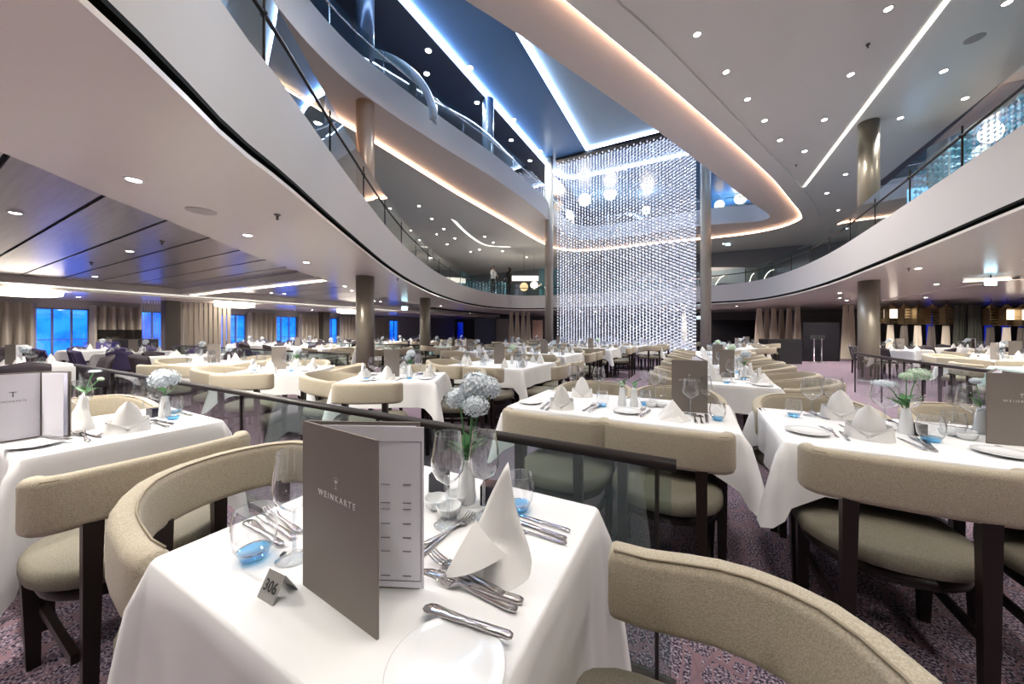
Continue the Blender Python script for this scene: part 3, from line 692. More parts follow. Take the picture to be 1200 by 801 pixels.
# ------------------------------------------------------------------ tableware meshes
def prof_glass(h, rb, rt, foot, stem):
    """outer surface of a stemmed glass, open bowl"""
    hb = h-stem; bowl = [(.004, stem), (.012, stem+.006), (rb*.72, stem+hb*.16), (rb*.95, stem+hb*.30), (rb, stem+hb*.42), (rb*.96, stem+hb*.60), (rb*.86, stem+hb*.82), (rt, h)]
    return bowl, [(foot, 0), (foot*.98, .002), (foot*.5, .004), (.006, .009), (.0038, .02), (.0038, stem)]
def wineglass(h, rb, rt, foot=.036, stem=.095, n=24):
    b, f = prof_glass(h, rb, rt, foot, stem)
    rim = [(rt, h), (rt+.0012, h+.0008), (rt-.0012, h+.0008)]
    rmb = MB().tube([(rt*cos(2*pi*k/20), rt*sin(2*pi*k/20), h) for k in range(21)], .0009, 5)
    return dict(bowl=MB().lathe(b, n, cap=False).mesh('bowl', glass, True), stem=MB().lathe(f, n, cap=False).mesh('stem', glassedge, True), rim=rmb.mesh('rim', glassedge, True))
WG = {'tall': wineglass(.235, .043, .033, .037, .10), 'big': wineglass(.225, .052, .040, .038, .095), 'small': wineglass(.20, .036, .027, .034, .095)}
def tumbler(h=.10, r=.041):
    b = [(r*.74, .016), (r*.92, .03), (r, .055), (r*.97, .075), (r*.84, h)]
    rmb = MB().tube([(r*.84*cos(2*pi*k/20), r*.84*sin(2*pi*k/20), h) for k in range(21)], .0009, 5)
    return dict(wall=MB().lathe(b, 24, cap=False).mesh('wall', glass, True), blue_base=MB().lathe([(r*.55, 0), (r*.60, .002), (r*.70, .013), (r*.725, .019), (r*.6, .015), (.0001, .012)], 24).mesh('blue_base', blueglass, True),
                rim=rmb.mesh('rim', glassedge, True))
TB = tumbler()
def glass_at(kind, p, label, group=None, s=1.0, parts=True):
    d = WG[kind]; t = thing('wine_glass', label, 'glass', (p[0], p[1], TZ), 0, group)
    for k, m in d.items(): link(k, m, t, scale=s)
    return t
def tumbler_at(p, label, group=None, s=1.0):
    t = thing('tumbler', label, 'glass', (p[0], p[1], TZ), 0, group)
    for k, m in TB.items(): link(k, m, t, scale=s)
    return t
GLASS_LO = MB().lathe([(.03, 0), (.005, .004), (.004, .09), (.03, .115), (.042, .145), (.036, .215)], 10, cap=False).mesh('wine_glass', glassedge, True)
TUMB_LO = MB().lathe([(.03, 0), (.034, .02), (.04, .05), (.035, .095)], 10, cap=False).mesh('tumbler', glassedge, True)
# napkins
def napkin_mitre(h=.155, r=.056):
    """bishop's mitre: pointed leaf standing in a crossed cuff"""
    mb = MB(); rows = 8
    for (a0, span, hh, rr0, sg) in ((-pi/2, 2.9, h, r, 1), (pi/2, 2.6, h*.62, r*.9, 1)):
        n = 25; vs = []
        for j in range(rows+1):
            t = j/rows
            for i in range(n):
                e = (i/(n-1)-.5)*2; a = a0+e*span/2; w_ = sqrt(max(0, 1-(t*.97)**1.9)); z = hh*t*(1-.10*abs(e))
                vs.append((rr0*sin(e*span/2)*w_*1.05*(1 if a0 < 0 else -1), rr0*(.82-.30*t)*sin(a)*(.55+.45*abs(cos(e*span/2))), z))
        mb.add(vs, [(j*n+i, j*n+i+1, (j+1)*n+i+1, (j+1)*n+i) for j in range(rows) for i in range(n-1)])
    leaf = mb.mesh('folded_point', napk, True)
    mb = MB(); vs = []; n = 36; rows = 4
    for j in range(rows+1):
        t = j/rows
        for i in range(n):
            a = 2*pi*i/n; f = .5-.5*sin(a); rr = r+.020-.012*t+.004*cos(2*a)*t; z = (.052-.016*cos(2*(a+pi/2))*f+.012*(1-f))*t
            vs.append((rr*cos(a)*1.08, rr*sin(a)*.86, z))
    mb.add(vs, [(j*n+i, j*n+(i+1) % n, (j+1)*n+(i+1) % n, (j+1)*n+i) for j in range(rows) for i in range(n)])
    mb.add([(-.079, -.02, .058), (-.070, -.034, .064), (.010, -.0725, .020), (.004, -.0715, .010)], [(0, 3, 2, 1)]); mb.add([(.079, -.02, .058), (.070, -.034, .064), (-.010, -.0735, .020), (-.004, -.0725, .010)], [(1, 2, 3, 0)])
    return leaf, mb.mesh('cuff', napk, True)
NM = napkin_mitre()
def napkin_pyramid(h=.105, w=.085):
    mb = MB(); A = (0, .0, h); base = [(-w, -.035, 0), (-.02, -.075, 0), (.035, -.072, 0), (w, -.02, 0), (.03, .075, 0), (-.05, .07, 0)]
    mid = [(-w*.5, -.022, h*.42), (-.012, -.046, h*.5), (.022, -.040, h*.52), (w*.52, -.014, h*.42), (.02, .042, h*.45), (-.03, .04, h*.45)]
    n = 6; mb.add(base+mid+[A], [(i, (i+1) % n, n+(i+1) % n, n+i) for i in range(n)]+[(n+i, n+(i+1) % n, 2*n) for i in range(n)])
    mb.add([(-w*1.02, -.045, .001), (w*1.0, -.032, .001), (.0, -.10, .001), (0, -.06, .03)], [(0, 2, 3), (2, 1, 3), (1, 0, 3)])
    return mb.mesh('napkin', napk)
NP = napkin_pyramid()
NLO = MB().lathe([(.055, 0), (.05, .04), (.028, .09), (.0001, .15)], 7).mesh('napkin', napk)
def napkin_spire():
    """tall twisted spire napkin: left flank slopes, right edge upright, flap folded over the foot"""
    mb = MB()
    P = dict(a=(.004, .0, .205), b=(-.035, -.015, .125), c=(-.070, -.035, .045), d=(-.085, -.075, 0), e=(.010, -.02, .115), f=(.012, -.03, .05), g=(.055, -.035, .0),
             h=(.012, .015, .10), i=(.045, .03, .0), j=(-.03, .035, .0), k=(-.035, .02, .08), l=(-.02, -.045, .062), m=(-.045, -.060, .0), q=(.02, -.085, 0), r=(-.005, -.055, .055), s=(.05, -.01, .045))
    K = list(P); vs = [P[k] for k in K]; ix = {k: n for n, k in enumerate(K)}
    F_ = ['abe', 'bcle', 'elf', 'cdml', 'lmqr', 'lrf', 'frqg', 'fgs', 'esf', 'ehs', 'hisg', 'ahe', 'akh', 'abk', 'bckj', 'cdj', 'kjih']
    F_ = [f for f in F_]
    mb.add(vs, [tuple(ix[c] for c in (f.replace('hisg', 'hs') if False else f)) for f in F_ if f != 'hisg'] + [(ix['h'], ix['i'], ix['s']), (ix['s'], ix['i'], ix['g'])])
    me = mb.mesh('napkin', napk, True)
    import bmesh
    bm = bmesh.new(); bm.from_mesh(me); bmesh.ops.remove_doubles(bm, verts=bm.verts, dist=1e-5); bmesh.ops.recalc_face_normals(bm, faces=bm.faces)
    cl = bm.edges.layers.float.get('crease_edge') or bm.edges.layers.float.new('crease_edge'); tip = max(bm.verts, key=lambda v: v.co.z)
    for e in bm.edges:
        if e.is_boundary or tip in e.verts: e[cl] = .8
        elif e.calc_face_angle(0) > .75: e[cl] = .45
    bm.to_mesh(me); bm.free(); o = link('tmp', me); md = o.modifiers.new('s', 'SUBSURF'); md.levels = 2; bpy.context.view_layer.update()
    m2 = bpy.data.meshes.new_from_object(o.evaluated_get(bpy.context.evaluated_depsgraph_get())); bpy.data.objects.remove(o); m2.name = 'napkin'; return m2
NS = napkin_spire()
# cutlery (length along +y)
def fork_mesh(L=.195):
    mb = MB(); mb.strip([(0, 0, .003, .006, .003), (0, .02, .002, .009, .003), (0, .06, .002, .0055, .003), (0, .10, .004, .0032, .003), (0, .13, .008, .0038, .003), (0, .138, .006, .011, .002), (0, .150, .003, .0125, .002)])
    for k in range(4):
        x = -.0102+.0068*k; mb.strip([(x, .149, .003, .0024, .002), (x, .165, .0025, .0019, .0018), (x, .18, .006, .0015, .0015), (x, .192, .011, .0009, .0012)])
    return mb.mesh('fork', steel, True)
def knife_mesh():
    return MB().strip([(0, 0, .002, .005, .004), (0, .008, .001, .008, .006), (0, .05, .001, .0072, .006), (0, .092, .001, .006, .006), (0, .098, .001, .0075, .006), (.002, .104, .002, .008, .0022), (.002, .15, .002, .0095, .0018), (.002, .185, .002, .0085, .0015), (-.002, .205, .002, .003, .001)]).mesh('knife', steel, True)
def butter_mesh():
    return MB().strip([(0, 0, .002, .004, .004), (0, .008, .001, .0075, .006), (0, .05, .001, .0068, .006), (0, .085, .001, .0052, .005), (0, .092, .002, .007, .004), (.001, .098, .002, .0085, .002), (.002, .13, .002, .0105, .0018), (.002, .155, .002, .0125, .0016), (.001, .165, .002, .011, .0016), (0, .172, .002, .005, .001)]).mesh('butter_knife', steel, True)
def spoon_mesh():
    mb = MB().strip([(0, 0, .003, .005, .003), (0, .02, .002, .008, .003), (0, .06, .002, .005, .003), (0, .11, .005, .003, .003), (0, .135, .006, .004, .002), (0, .145, .003, .013, .0015), (0, .160, .001, .0185, .0012), (0, .176, .002, .016, .0012), (0, .188, .005, .006, .001)])
    return mb.mesh('spoon', steel, True)
CUT = {'fork': fork_mesh(), 'knife': knife_mesh(), 'butter_knife': butter_mesh(), 'spoon': spoon_mesh()}
CUTL = {'fork': .192, 'knife': .205, 'butter_knife': .172, 'spoon': .188}
def cut_px(kind, h, t, label, group=None, dz=0, tilt=0):
    """kind of cutlery from handle end pixel to tip pixel"""
    a, b = at(h[0], h[1], TZ), at(t[0], t[1], TZ); d = b-a
    o = link(kind, CUT[kind], None, (a.x, a.y, TZ+dz), (tilt, 0, atan2(d.y, d.x)-pi/2), scale=min(1.25, max(.75, d.length/CUTL[kind])))
    return tag(o, label, 'cutlery', group)
def cut_at(kind, x, y, ang, label, group=None):
    o = link(kind, CUT[kind], None, (x, y, TZ), ang-pi/2); return tag(o, label, 'cutlery', group)
PL = MB().lathe([(.045, 0), (.047, .003), (.062, .006), (.082, .012), (.083, .0135), (.081, .0145), (.060, .009), (.052, .0065), (.0001, .0055)], 40).mesh('bread_plate', china, True)
PLO = MB().lathe([(.045, 0), (.08, .01), (.06, .007), (.0001, .005)], 14).mesh('bread_plate', china, True)
def plate_at(p, label, group=None, s=1.0):
    return tag(link('bread_plate', PL, None, (p[0], p[1], TZ), 0, s), label, 'plate', group)
# flowers and vases
def hydrangea(r, nn, m, seed, flat=.85, petal=.011):
    rnd = random.Random(seed); mb = MB()
    for i in range(nn):
        z = 1-1.75*(i+.5)/nn; th = i*2.39996; q = sqrt(max(0, 1-z*z)); d = Vector((q*cos(th), q*sin(th), z)); p = Vector((d.x*r, d.y*r, d.z*r*flat))*rnd.uniform(.86, 1.1)
        a = d.orthogonal().normalized(); a.rotate(Matrix.Rotation(rnd.uniform(0, 6.28), 3, d)); b = d.cross(a); s_ = petal*rnd.uniform(.8, 1.2)
        vs = [p]
        for k in range(8):
            t = 2*pi*k/8; rr = s_*(1 if k % 2 == 0 else .62); vs.append(p+(a*cos(t)+b*sin(t))*rr*1.25+d*s_*(.35 if k % 2 == 0 else .05))
        mb.add(vs, [(0, 1+k, 1+(k+1) % 8) for k in range(8)])
    mb.lathe([(.0001, -r*flat*.6), (r*.7, -r*flat*.3), (r*.85, 0), (r*.7, r*flat*.5), (.0001, r*flat*.85)], 12)
    return mb
FH = {'white': hydrangea(.048, 110, pinkgreen, 1, petal=.0085).mesh('flower_head', pinkgreen), 'green': hydrangea(.048, 110, petal_g, 2, .7, petal=.0085).mesh('flower_head', petal_g), 'umbel': hydrangea(.05, 80, pinkgreen, 5, .3, .007).mesh('flower_head', pinkgreen)}
FL = {'white': hydrangea(.05, 26, pinkgreen, 3, petal=.02).mesh('flower_head', pinkgreen), 'green': hydrangea(.05, 26, petal_g, 4, petal=.02).mesh('flower_head', petal_g)}
VASE = MB().lathe([(.026, 0), (.028, .01), (.024, .06), (.017, .11), (.0145, .125), (.0125, .124), (.012, .08)], 20, cap=False).mesh('vase', china, True)
VLO = MB().lathe([(.026, 0), (.024, .06), (.015, .125)], 8, cap=False).mesh('vase', china, True)
def leaf_mesh():
    mb = MB(); vs = []
    for i in range(6):
        t = i/5; w_ = .014*sin(pi*min(1, t*1.0+.06)); vs += [(-w_, .06*t, .02*t-.015*t*t), (0, .06*t, .016*t-.015*t*t), (w_, .06*t, .02*t-.015*t*t)]
    mb.add(vs, [(3*i+k, 3*i+k+1, 3*i+k+4, 3*i+k+3) for i in range(5) for k in (0, 1)]); return mb.mesh('leaf', leafm, True)
LEAF = leaf_mesh()
def vase_at(p, label, group, heads, lite=False):
    """heads: (kind, dx, dy, height above the table, scale)"""
    x, y = p[0], p[1]
    t = tag(thing('bud_vase', label, 'vase', (x, y, TZ), 0, group), None)
    link('vase_body', VLO if lite else VASE, t)
    for i, (kind, dx, dy, z, s_) in enumerate(heads):
        if not lite:
            path = [(0, 0, .02), (dx*.15, dy*.15, .12), (dx*.5, dy*.5, .12+(z-.12)*.6), (dx, dy, z)]
            link('stem', MB().tube(smooth_loop(path, 4, closed=False), .0024, 6).mesh('stem', leafm, True), t)
            for k in range(3): link('leaf', LEAF, t, (dx*.12, dy*.12, .13+.012*k), (.5, 0, k*2.1+i), 1.1)
        link('flower_head', (FL if lite else FH)['green' if kind == 'green' else 'white'] if (lite or kind != 'umbel') else FH['umbel'], t, (dx, dy, z), (0, 0, i), s_)
    return t
def salt_at(p, rot, label, group=None):
    t = thing('condiment_dish', label, 'dish', (p[0], p[1], TZ), rot, group)
    for dx, dy in ((-.034, -.01), (.034, -.012), (0, .04)):
        link('bowl', SALT, t, (dx, dy, 0))
    return t
SALT = MB().lathe([(.022, 0), (.03, .008), (.0345, .026), (.033, .028), (.0325, .026), (.026, .010), (.0001, .008)], 22).mesh('bowl', china, True)
CANDLE = MB().box(-.025, .025, -.025, .025, 0, .055).mesh('candle_cube', mat('smoked_glass', (.02, .02, .03), .1))
def text_mesh(body, size, m, ext=.0004, align='CENTER', sp=1.0):
    cu = bpy.data.curves.new('text', 'FONT'); cu.body = body; cu.size = size; cu.extrude = ext; cu.align_x = align; cu.space_character = sp; cu.resolution_u = 2
    o = bpy.data.objects.new('text', cu); COL.objects.link(o); bpy.context.view_layer.update()
    me = bpy.data.meshes.new_from_object(o.evaluated_get(bpy.context.evaluated_depsgraph_get())); bpy.data.objects.remove(o); me.name = 'lettering'; me.materials.clear(); me.materials.append(m); return me
TXT = {}
def text_on(name, body, size, m, parent, origin, xdir, ydir, sp=1.0):
    """flat lettering whose reading direction is xdir and up is ydir"""
    k = (body, size, m.name, sp)
    if k not in TXT: TXT[k] = text_mesh(body, size, m, sp=sp)
    xd = Vector(xdir).normalized(); yd = Vector(ydir).normalized(); zd = xd.cross(yd)
    o = link(name, TXT[k], parent); M = Matrix((xd, yd, zd)).transposed().to_4x4(); M.translation = Vector(origin); o.matrix_local = M; return o
def wine_logo_mesh(s_):
    """small wine glass emblem in the xy plane"""
    mb = MB(); pts = [(-.30, 1), (-.36, .62), (-.22, .38), (-.04, .28), (-.04, -.35), (-.26, -.42), (.26, -.42), (.04, -.35), (.04, .28), (.22, .38), (.36, .62), (.30, 1)]
    inner = [(-.26, .75), (-.24, .6), (-.12, .45), (.12, .45), (.24, .6), (.26, .75)]
    mb.add([(x*s_, y*s_, .0003) for x, y in [(-.36, .62), (-.22, .38), (-.04, .28), (.04, .28), (.22, .38), (.36, .62)]], [(0, 1, 2, 3, 4, 5)])
    mb.add([(x*s_, y*s_, .0003) for x, y in [(-.03, .28), (-.03, -.4), (.03, -.4), (.03, .28)]], [(0, 1, 2, 3)])
    mb.add([(x*s_, y*s_, .0003) for x, y in [(-.26, -.46), (.26, -.46), (.26, -.40), (-.26, -.40)]], [(0, 1, 2, 3)])
    for sg in (-1, 1): mb.add([(x*s_*sg, y*s_, .0003) for x, y in [(.36, .62), (.31, 1.0), (.27, 1.0), (.32, .62)]], [(0, 1, 2, 3)])
    mb.add([(x*s_, y*s_, .0003) for x, y in [(-.31, .97), (.31, .97), (.31, 1.0), (-.31, 1.0)]], [(0, 1, 2, 3)])
    return mb.mesh('emblem', silver)
LOGO = wine_logo_mesh(.014)
def leaf_board(P0, P1, h, th, z0, m, mb=None):
    a = Vector((P0[0], P0[1])); b = Vector((P1[0], P1[1])); d = (b-a).normalized(); n_ = Vector((-d.y, d.x))*th/2
    mb = mb or MB(); q = [a-n_, b-n_, b+n_, a+n_]
    mb.add([(p.x, p.y, z0) for p in q]+[(p.x, p.y, z0+h) for p in q], [(3, 2, 1, 0), (4, 5, 6, 7), (0, 1, 5, 4), (1, 2, 6, 5), (2, 3, 7, 6), (3, 0, 4, 7)]); return mb
def menu(H0, A, B, label, h=.315, text_leaf='A', group=None, z=TZ, pages=True, lite=False):
    """standing menu: hinge H0, free edges A and B (world points); cover lettering on the outside of leaf A"""
    H0, A, B = (Vector((p[0], p[1], 0)) for p in (H0, A, B))
    t = thing('menu', label, 'menu', (H0.x, H0.y, z), 0, group); a, b = A-H0, B-H0; o = Vector((0, 0, 0))
    link('front_cover', leaf_board(o, a, h, .004, 0, None).mesh('front_cover', taupe), t)
    link('back_cover', leaf_board(o, b, h, .004, 0, None).mesh('back_cover', taupe), t)
    bis = (a.normalized()+b.normalized()); bis = bis.normalized() if bis.length > .1 else Vector((-a.y, a.x, 0)).normalized()
    if pages:
        pb = b*.93+bis*.010; s0 = b.normalized()*.006+bis*.012
        link('page', leaf_board(s0, pb, h-.014, .0012, .007, None).mesh('page', paper), t)
        if not lite:
            p2 = (b*.62+a*.38); p2 = p2.normalized()*a.length*.93
            link('page', leaf_board(s0*1.2, b*.90+bis*.035, h-.014, .0012, .007, None).mesh('page', paper), t)
    return t, a, b, bis
def cover_text(t, a, bis, h, side=1, word='WEINKARTE', size=.0125):
    """lettering on the outer face of leaf a"""
    n_ = -(bis - a.normalized()*bis.dot(a.normalized())).normalized(); c = a*.5+n_*.0024
    xd = a.normalized()*side
    text_on('lettering', word, size, silver, t, c+Vector((0, 0, h*.60)), xd, (0, 0, 1), sp=1.45)
    o = link('emblem', LOGO, t); yd = Vector((0, 0, 1)); M = Matrix((xd, yd, xd.cross(yd))).transposed().to_4x4(); M.translation = c+Vector((0, 0, h*.69)); o.matrix_local = M
# ================================================================== NEAR TABLE (number 306)
def P(px, py): return at(px, py, TZ)
table(-.645, .63, .81, .68, 0, 'dark wooden table under the nearest white cloth, set for two', 'white cloth on the nearest table with the number tent', drop=.42, seed=1)
t, a, b, bis = menu(P(356, 684), P(443, 749), P(492, 689), 'tall taupe wine menu standing open on the nearest table', h=.323)
cover_text(t, a, bis, .323, size=.0155)
# printed lines on the inside page
bd = b.normalized(); nrm = Vector((bd.y, -bd.x, 0)); off = bis*.0366
for k, (zz, wd) in enumerate(((.245, .0), (.205, .5), (.17, 1), (.158, .8), (.13, 1), (.103, .9), (.077, 1), (.03, .7))):
    for xs, ww in ((.58, .018), (.76, .016)):
        if k in (0,): continue
        c = bd*b.length*xs + bis*.035 + nrm*.0009
        if nrm.dot(bis) < 0: c = bd*b.length*xs + bis*.035 - nrm*(-.0009)
        mbx = MB().box(-ww/2, ww/2, -.0004, .0004, -.0007, .0007); o = link('print_line', mbx.mesh('print_line', ink), t, c+Vector((0, 0, zz)), atan2(bd.y, bd.x))
mbx = MB()
for xa, xb, za, zb in ((.1, .88, .287, .288), (.1, .88, .02, .021), (.875, .88, .02, .288)): mbx.box(b.length*xa, b.length*xb, -.0004, .0004, za, zb)
link('print_border', mbx.mesh('print_border', ink), t, bis*.035+nrm*.0009, atan2(bd.y, bd.x))
glass_at('tall', P(525, 613), 'tall wine glass beside the white condiment dish on the nearest table', s=1.0)
glass_at('tall', P(567, 605), 'tall wine glass behind the spire napkin on the nearest table', s=.97)
glass_at('tall', P(345, 652), 'tall wine glass half hidden by the open wine menu')
tumbler_at(P(298, 653), 'blue-footed tumbler beside the table number on the nearest table', s=1.08)
tumbler_at(P(609, 597), 'blue-footed tumbler behind the spire napkin', s=1.0)
salt_at(P(527, 595), 1.9, 'white triple condiment dish on the nearest table')
nk = tag(link('napkin', NS, None, P(594, 657), -.25+YAW*.9, 1.1), 'white napkin folded to a tall pointed spire on the nearest table', 'napkin')
fm = MB(); fa, fb, fc = Vector((-.052, -.034, .092)), Vector((.020, -.058, .052)), Vector((-.098, -.078, .001)); K_ = 8; vs_ = []
for i in range(K_+1):
    for j in range(K_+1-i):
        u_, v_ = i/K_, j/K_; q_ = fa*(1-u_-v_)+fb*u_+fc*v_; q_ = q_+Vector((0, -.020, 0))*(4*u_*v_+2.5*(1-u_-v_)*(u_+v_)*.6); vs_.append(q_)
ro = [0]
for i in range(K_+1): ro.append(ro[-1]+K_+1-i)
fs_ = []
for i in range(K_):
    for j in range(K_-i):
        fs_.append((ro[i]+j, ro[i+1]+j, ro[i]+j+1))
        if j < K_-i-1: fs_.append((ro[i+1]+j, ro[i+1]+j+1, ro[i]+j+1))
fm.add(vs_, fs_); link('folded_flap', fm.mesh('folded_flap', napk, True), nk)
plate_at(P(523, 790), 'white bread plate at the front of the nearest table', s=1.05)
cut_px('butter_knife', (601, 759), (497, 722), 'butter knife lying across the white bread plate', dz=.015)
cut_px('fork', (606, 718), (511, 678), 'front dinner fork of the set crossing by the bread plate', dz=.002)
cut_px('fork', (590, 700), (506, 654), 'middle fork with raised tines beside the spire napkin', dz=.0045)
cut_px('knife', (613, 707), (493, 668), 'knife lying under the crossing forks', dz=0)
cut_px('fork', (488, 655), (553, 604), 'fork lying behind the open menu pointing to the glass')
cut_px('fork', (496, 640), (556, 608), 'second fork beside the condiment dish', dz=.003)
cut_px('knife', (668, 623), (608, 604), 'upper knife right of the spire napkin')
cut_px('knife', (664, 633), (607, 612), 'middle knife right of the spire napkin', dz=.002)
cut_px('spoon', (664, 638), (611, 623), 'spoon lowest right of the spire napkin')
cut_px('butter_knife', (331, 641), (288, 611), 'butter knife behind the blue-footed tumbler')
cut_px('knife', (345, 632), (300, 602), 'knife behind the left wine glass')
cut_px('fork', (352, 625), (312, 598), 'fork nearest the open menu behind the wine glass', dz=.002)
vase_at(P(547, 587), 'white vase with tall white hydrangeas on the nearest table', None, [('white', .015, .03, .335, 1.0), ('white', .04, -.01, .285, .72), ('white', -.03, .0, .30, .75), ('white', .045, .04, .33, .8)])
tag(link('candle_cube', CANDLE, None, P(575, 588), .3), 'small dark glass cube behind the vase on the nearest table', 'candle holder')
tag(link('candle_cube', CANDLE, None, P(515, 573), .3), 'small dark glass cube seen through the tall wine glass', 'candle holder')
# number tent 306
B_, C_, E_ = P(301, 699), P(319, 710), P(352, 688); wd = (C_-B_).length; dp = (E_-C_).length*.92
t = thing('number_tent', 'folded silver table number tent reading 306', 'table sign', tuple(B_), atan2(C_.y-B_.y, C_.x-B_.x))
mb = MB(); hh = .042
def slab(pts, th, mb):
    a_, b_, c_, d_ = [Vector(p) for p in pts]; n_ = (b_-a_).cross(d_-a_).normalized()*th
    mb.add([a_, b_, c_, d_, a_-n_, b_-n_, c_-n_, d_-n_], [(0, 1, 2, 3), (7, 6, 5, 4), (0, 4, 5, 1), (1, 5, 6, 2), (2, 6, 7, 3), (3, 7, 4, 0)])
slab([(0, 0, 0), (wd, 0, 0), (wd, dp/2, hh), (0, dp/2, hh)], .0015, mb); slab([(wd, dp, 0), (0, dp, 0), (0, dp/2, hh), (wd, dp/2, hh)], .0015, mb)
link('folded_plate', mb.mesh('folded_plate', signm), t)
nv = Vector((wd, 0, 0)).cross(Vector((0, dp/2, hh))).normalized()*.0006
text_on('number', '306', .026, plateink, t, Vector((wd/2, dp/2*.30, hh*.30))+nv, (1, 0, 0), (0, dp/2, hh))
# chairs of the near table and its neighbour
chair('horseshoe', -1.235, .60, 0, 'cream horseshoe chair pushed under the left side of the nearest table')
chair('horseshoe', -.012, .525, pi, 'cream horseshoe chair large in the bottom right beside the nearest table')
chair('wide', -1.975, .50, pi, 'wide-backed cream chair with dark legs at the bottom left')
chair('horseshoe', -3.38, .62, 0, 'cream chair behind the menu on the far side of the left table')

# ================================================================== LEFT TABLE
table(-2.72, .60, .78, .66, 0, 'dark table under the white cloth at the left edge', 'white cloth on the table at the left edge', drop=.33, seed=2)
t, a, b, bis = menu(P(50, 511), P(-70, 530), P(83, 511), 'open taupe menu with pale inner page at the left edge', h=.31)
g = a.normalized(); nr = Vector((g.y, -g.x, 0)); nr = nr if nr.dot(Vector((0, 0, 0))-t.location) > 0 else -nr
link('inner_page', leaf_board(g*.008+nr*.004, g*a.length*.96+nr*.004, .298, .0012, .006, None).mesh('page', paper), t)
text_on('emblem', 'T', .035, ink, t, g*a.length*.50/1.55+nr*.0052+Vector((0, 0, .20)), -g if (-g).cross(Vector((0, 0, 1))).dot(nr) > 0 else g, (0, 0, 1))
text_on('lettering', 'SPEISEKARTE', .010, ink, t, g*a.length*.50/1.55+nr*.0052+Vector((0, 0, .178)), -g if (-g).cross(Vector((0, 0, 1))).dot(nr) > 0 else g, (0, 0, 1), sp=1.3)
plate_at(P(42, 522), 'white bread plate under the menu on the left edge table')
cut_px('butter_knife', (84, 519), (45, 514), 'butter knife on the bread plate of the left edge table', dz=.014)
tag(link('napkin', NS, None, P(98, 503), .2, .98), 'tall spire napkin beside the menu on the left edge table', 'napkin')
def mitre(p, rot, label, s=1.0, group=None):
    rot = atan2(p[1], p[0])-pi/2 if rot is None or group is None else rot
    t = thing('napkin', label, 'napkin', (p[0], p[1], TZ), rot, group); link('folded_point', NM[0], t, scale=s); link('cuff', NM[1], t, scale=s); return t
mitre(P(150, 505), YAW, 'white mitre napkin in the middle of the left edge table', 1.0)
cut_px('fork', (118, 513), (84, 506), 'fork lying before the spire napkin on the left table'); cut_px('fork', (104, 518), (92, 505), 'second fork by the menu on the left table'); cut_px('knife', (112, 513), (135, 500), 'knife under the napkin corner on the left table')
cut_px('knife', (205, 498), (178, 492), 'knife in front of the blue-footed tumbler on the left table'); cut_px('fork', (198, 501), (172, 494), 'fork in front of the blue-footed tumbler on the left table'); cut_px('spoon', (225, 487), (200, 481), 'spoon at the far corner of the left table')
glass_at('big', P(168, 486), 'large wine glass behind the mitre napkin on the left table', s=.95); glass_at('big', P(186, 486), 'large wine glass behind the vase on the left table', s=.9); glass_at('tall', P(95, 497), 'wine glass behind the spire napkin on the left table')
tumbler_at(P(203, 491), 'blue-footed tumbler right of the vase on the left table'); tumbler_at(P(205, 484), 'blue-footed tumbler farthest on the left table')
vase_at(P(193, 489), 'white vase with one big white hydrangea on the left table', None, [('white', .0, .0, .225, 1.35)])
vase_at(P(97, 488), 'white vase with thin green stems behind the spire napkin', None, [('umbel', -.02, .05, .26, .5), ('green', .09, .05, .22, .3)])
tag(link('candle_cube', CANDLE, None, P(180, 488), .3, .9), 'small dark glass cube left of the vase on the left table', 'candle holder')

# ================================================================== CENTRE TABLE FOR FOUR
table(-.445, 2.36, 1.31, .74, 0, 'dark four-seat table behind the glass rail in the centre', 'white cloth on the four-seat table behind the glass rail', drop=.21, seed=3)
chair('wide', -.68, 1.95, pi/2, 'left wide-backed cream chair behind the near glass rail')
chair('wide', -.135, 1.975, pi/2, 'right wide-backed cream chair behind the near glass rail end')
chair('horseshoe', -.74, 2.80, -pi/2, 'cream chair on the far left side of the centre table')
chair('horseshoe', -.12, 2.80, -pi/2, 'cream chair on the far right side of the centre table')
t, a, b, bis = menu(P(829, 484), P(787, 481), P(815, 465), 'taupe wine menu standing at the right end of the centre table', h=.32)
cover_text(t, a, bis, .32, side=-1, size=.0155)
plate_at(P(622, 472), 'white bread plate at the left end of the centre table'); plate_at(P(735, 483), 'white bread plate in the middle of the centre table')
mitre(P(658, 478), YAW, 'mitre napkin left on the centre table'); mitre(P(682, 464), YAW+.6, 'mitre napkin at the far left place of the centre table')
tag(link('napkin', NP, None, P(788, 490), YAW, 1.05), 'low pyramid napkin in front of the menu on the centre table', 'napkin')
for i, (k, h, tt) in enumerate((('fork', (640, 481), (650, 472)), ('knife', (634, 480), (644, 470)), ('fork', (683, 482), (700, 472)), ('knife', (690, 483), (708, 473)), ('fork', (745, 487), (755, 478)), ('knife', (751, 489), (762, 480)),
                                ('fork', (816, 496), (813, 486)), ('spoon', (823, 497), (820, 487)), ('knife', (829, 496), (827, 485)))):
    cut_px(k, h, tt, '%s on the centre table, %s piece from its left end' % (k, ORD[i]), 'cutlery on the centre table')
for i, (px, py, k) in enumerate(((672, 459, 'big'), (681, 457, 'small'), (702, 462, 'big'), (755, 462, 'small'), (768, 467, 'big'), (778, 464, 'small'), (809, 485, 'big'), (826, 483, 'tall'))):
    glass_at(k, P(px, py), 'wine glass on the centre table, %s from its left end' % ORD[i], 'centre table wine glasses', s=.95)
for i, q in enumerate(((706, 476), (841, 492), (756, 474))): tumbler_at(P(*q), 'blue-footed tumbler on the centre table, ' + ('left of the vase', 'at the right corner', 'behind the white dish')[i])
vase_at(P(729, 475), 'white vase with a short green plant on the centre table', None, [('green', 0, 0, .15, .45)])
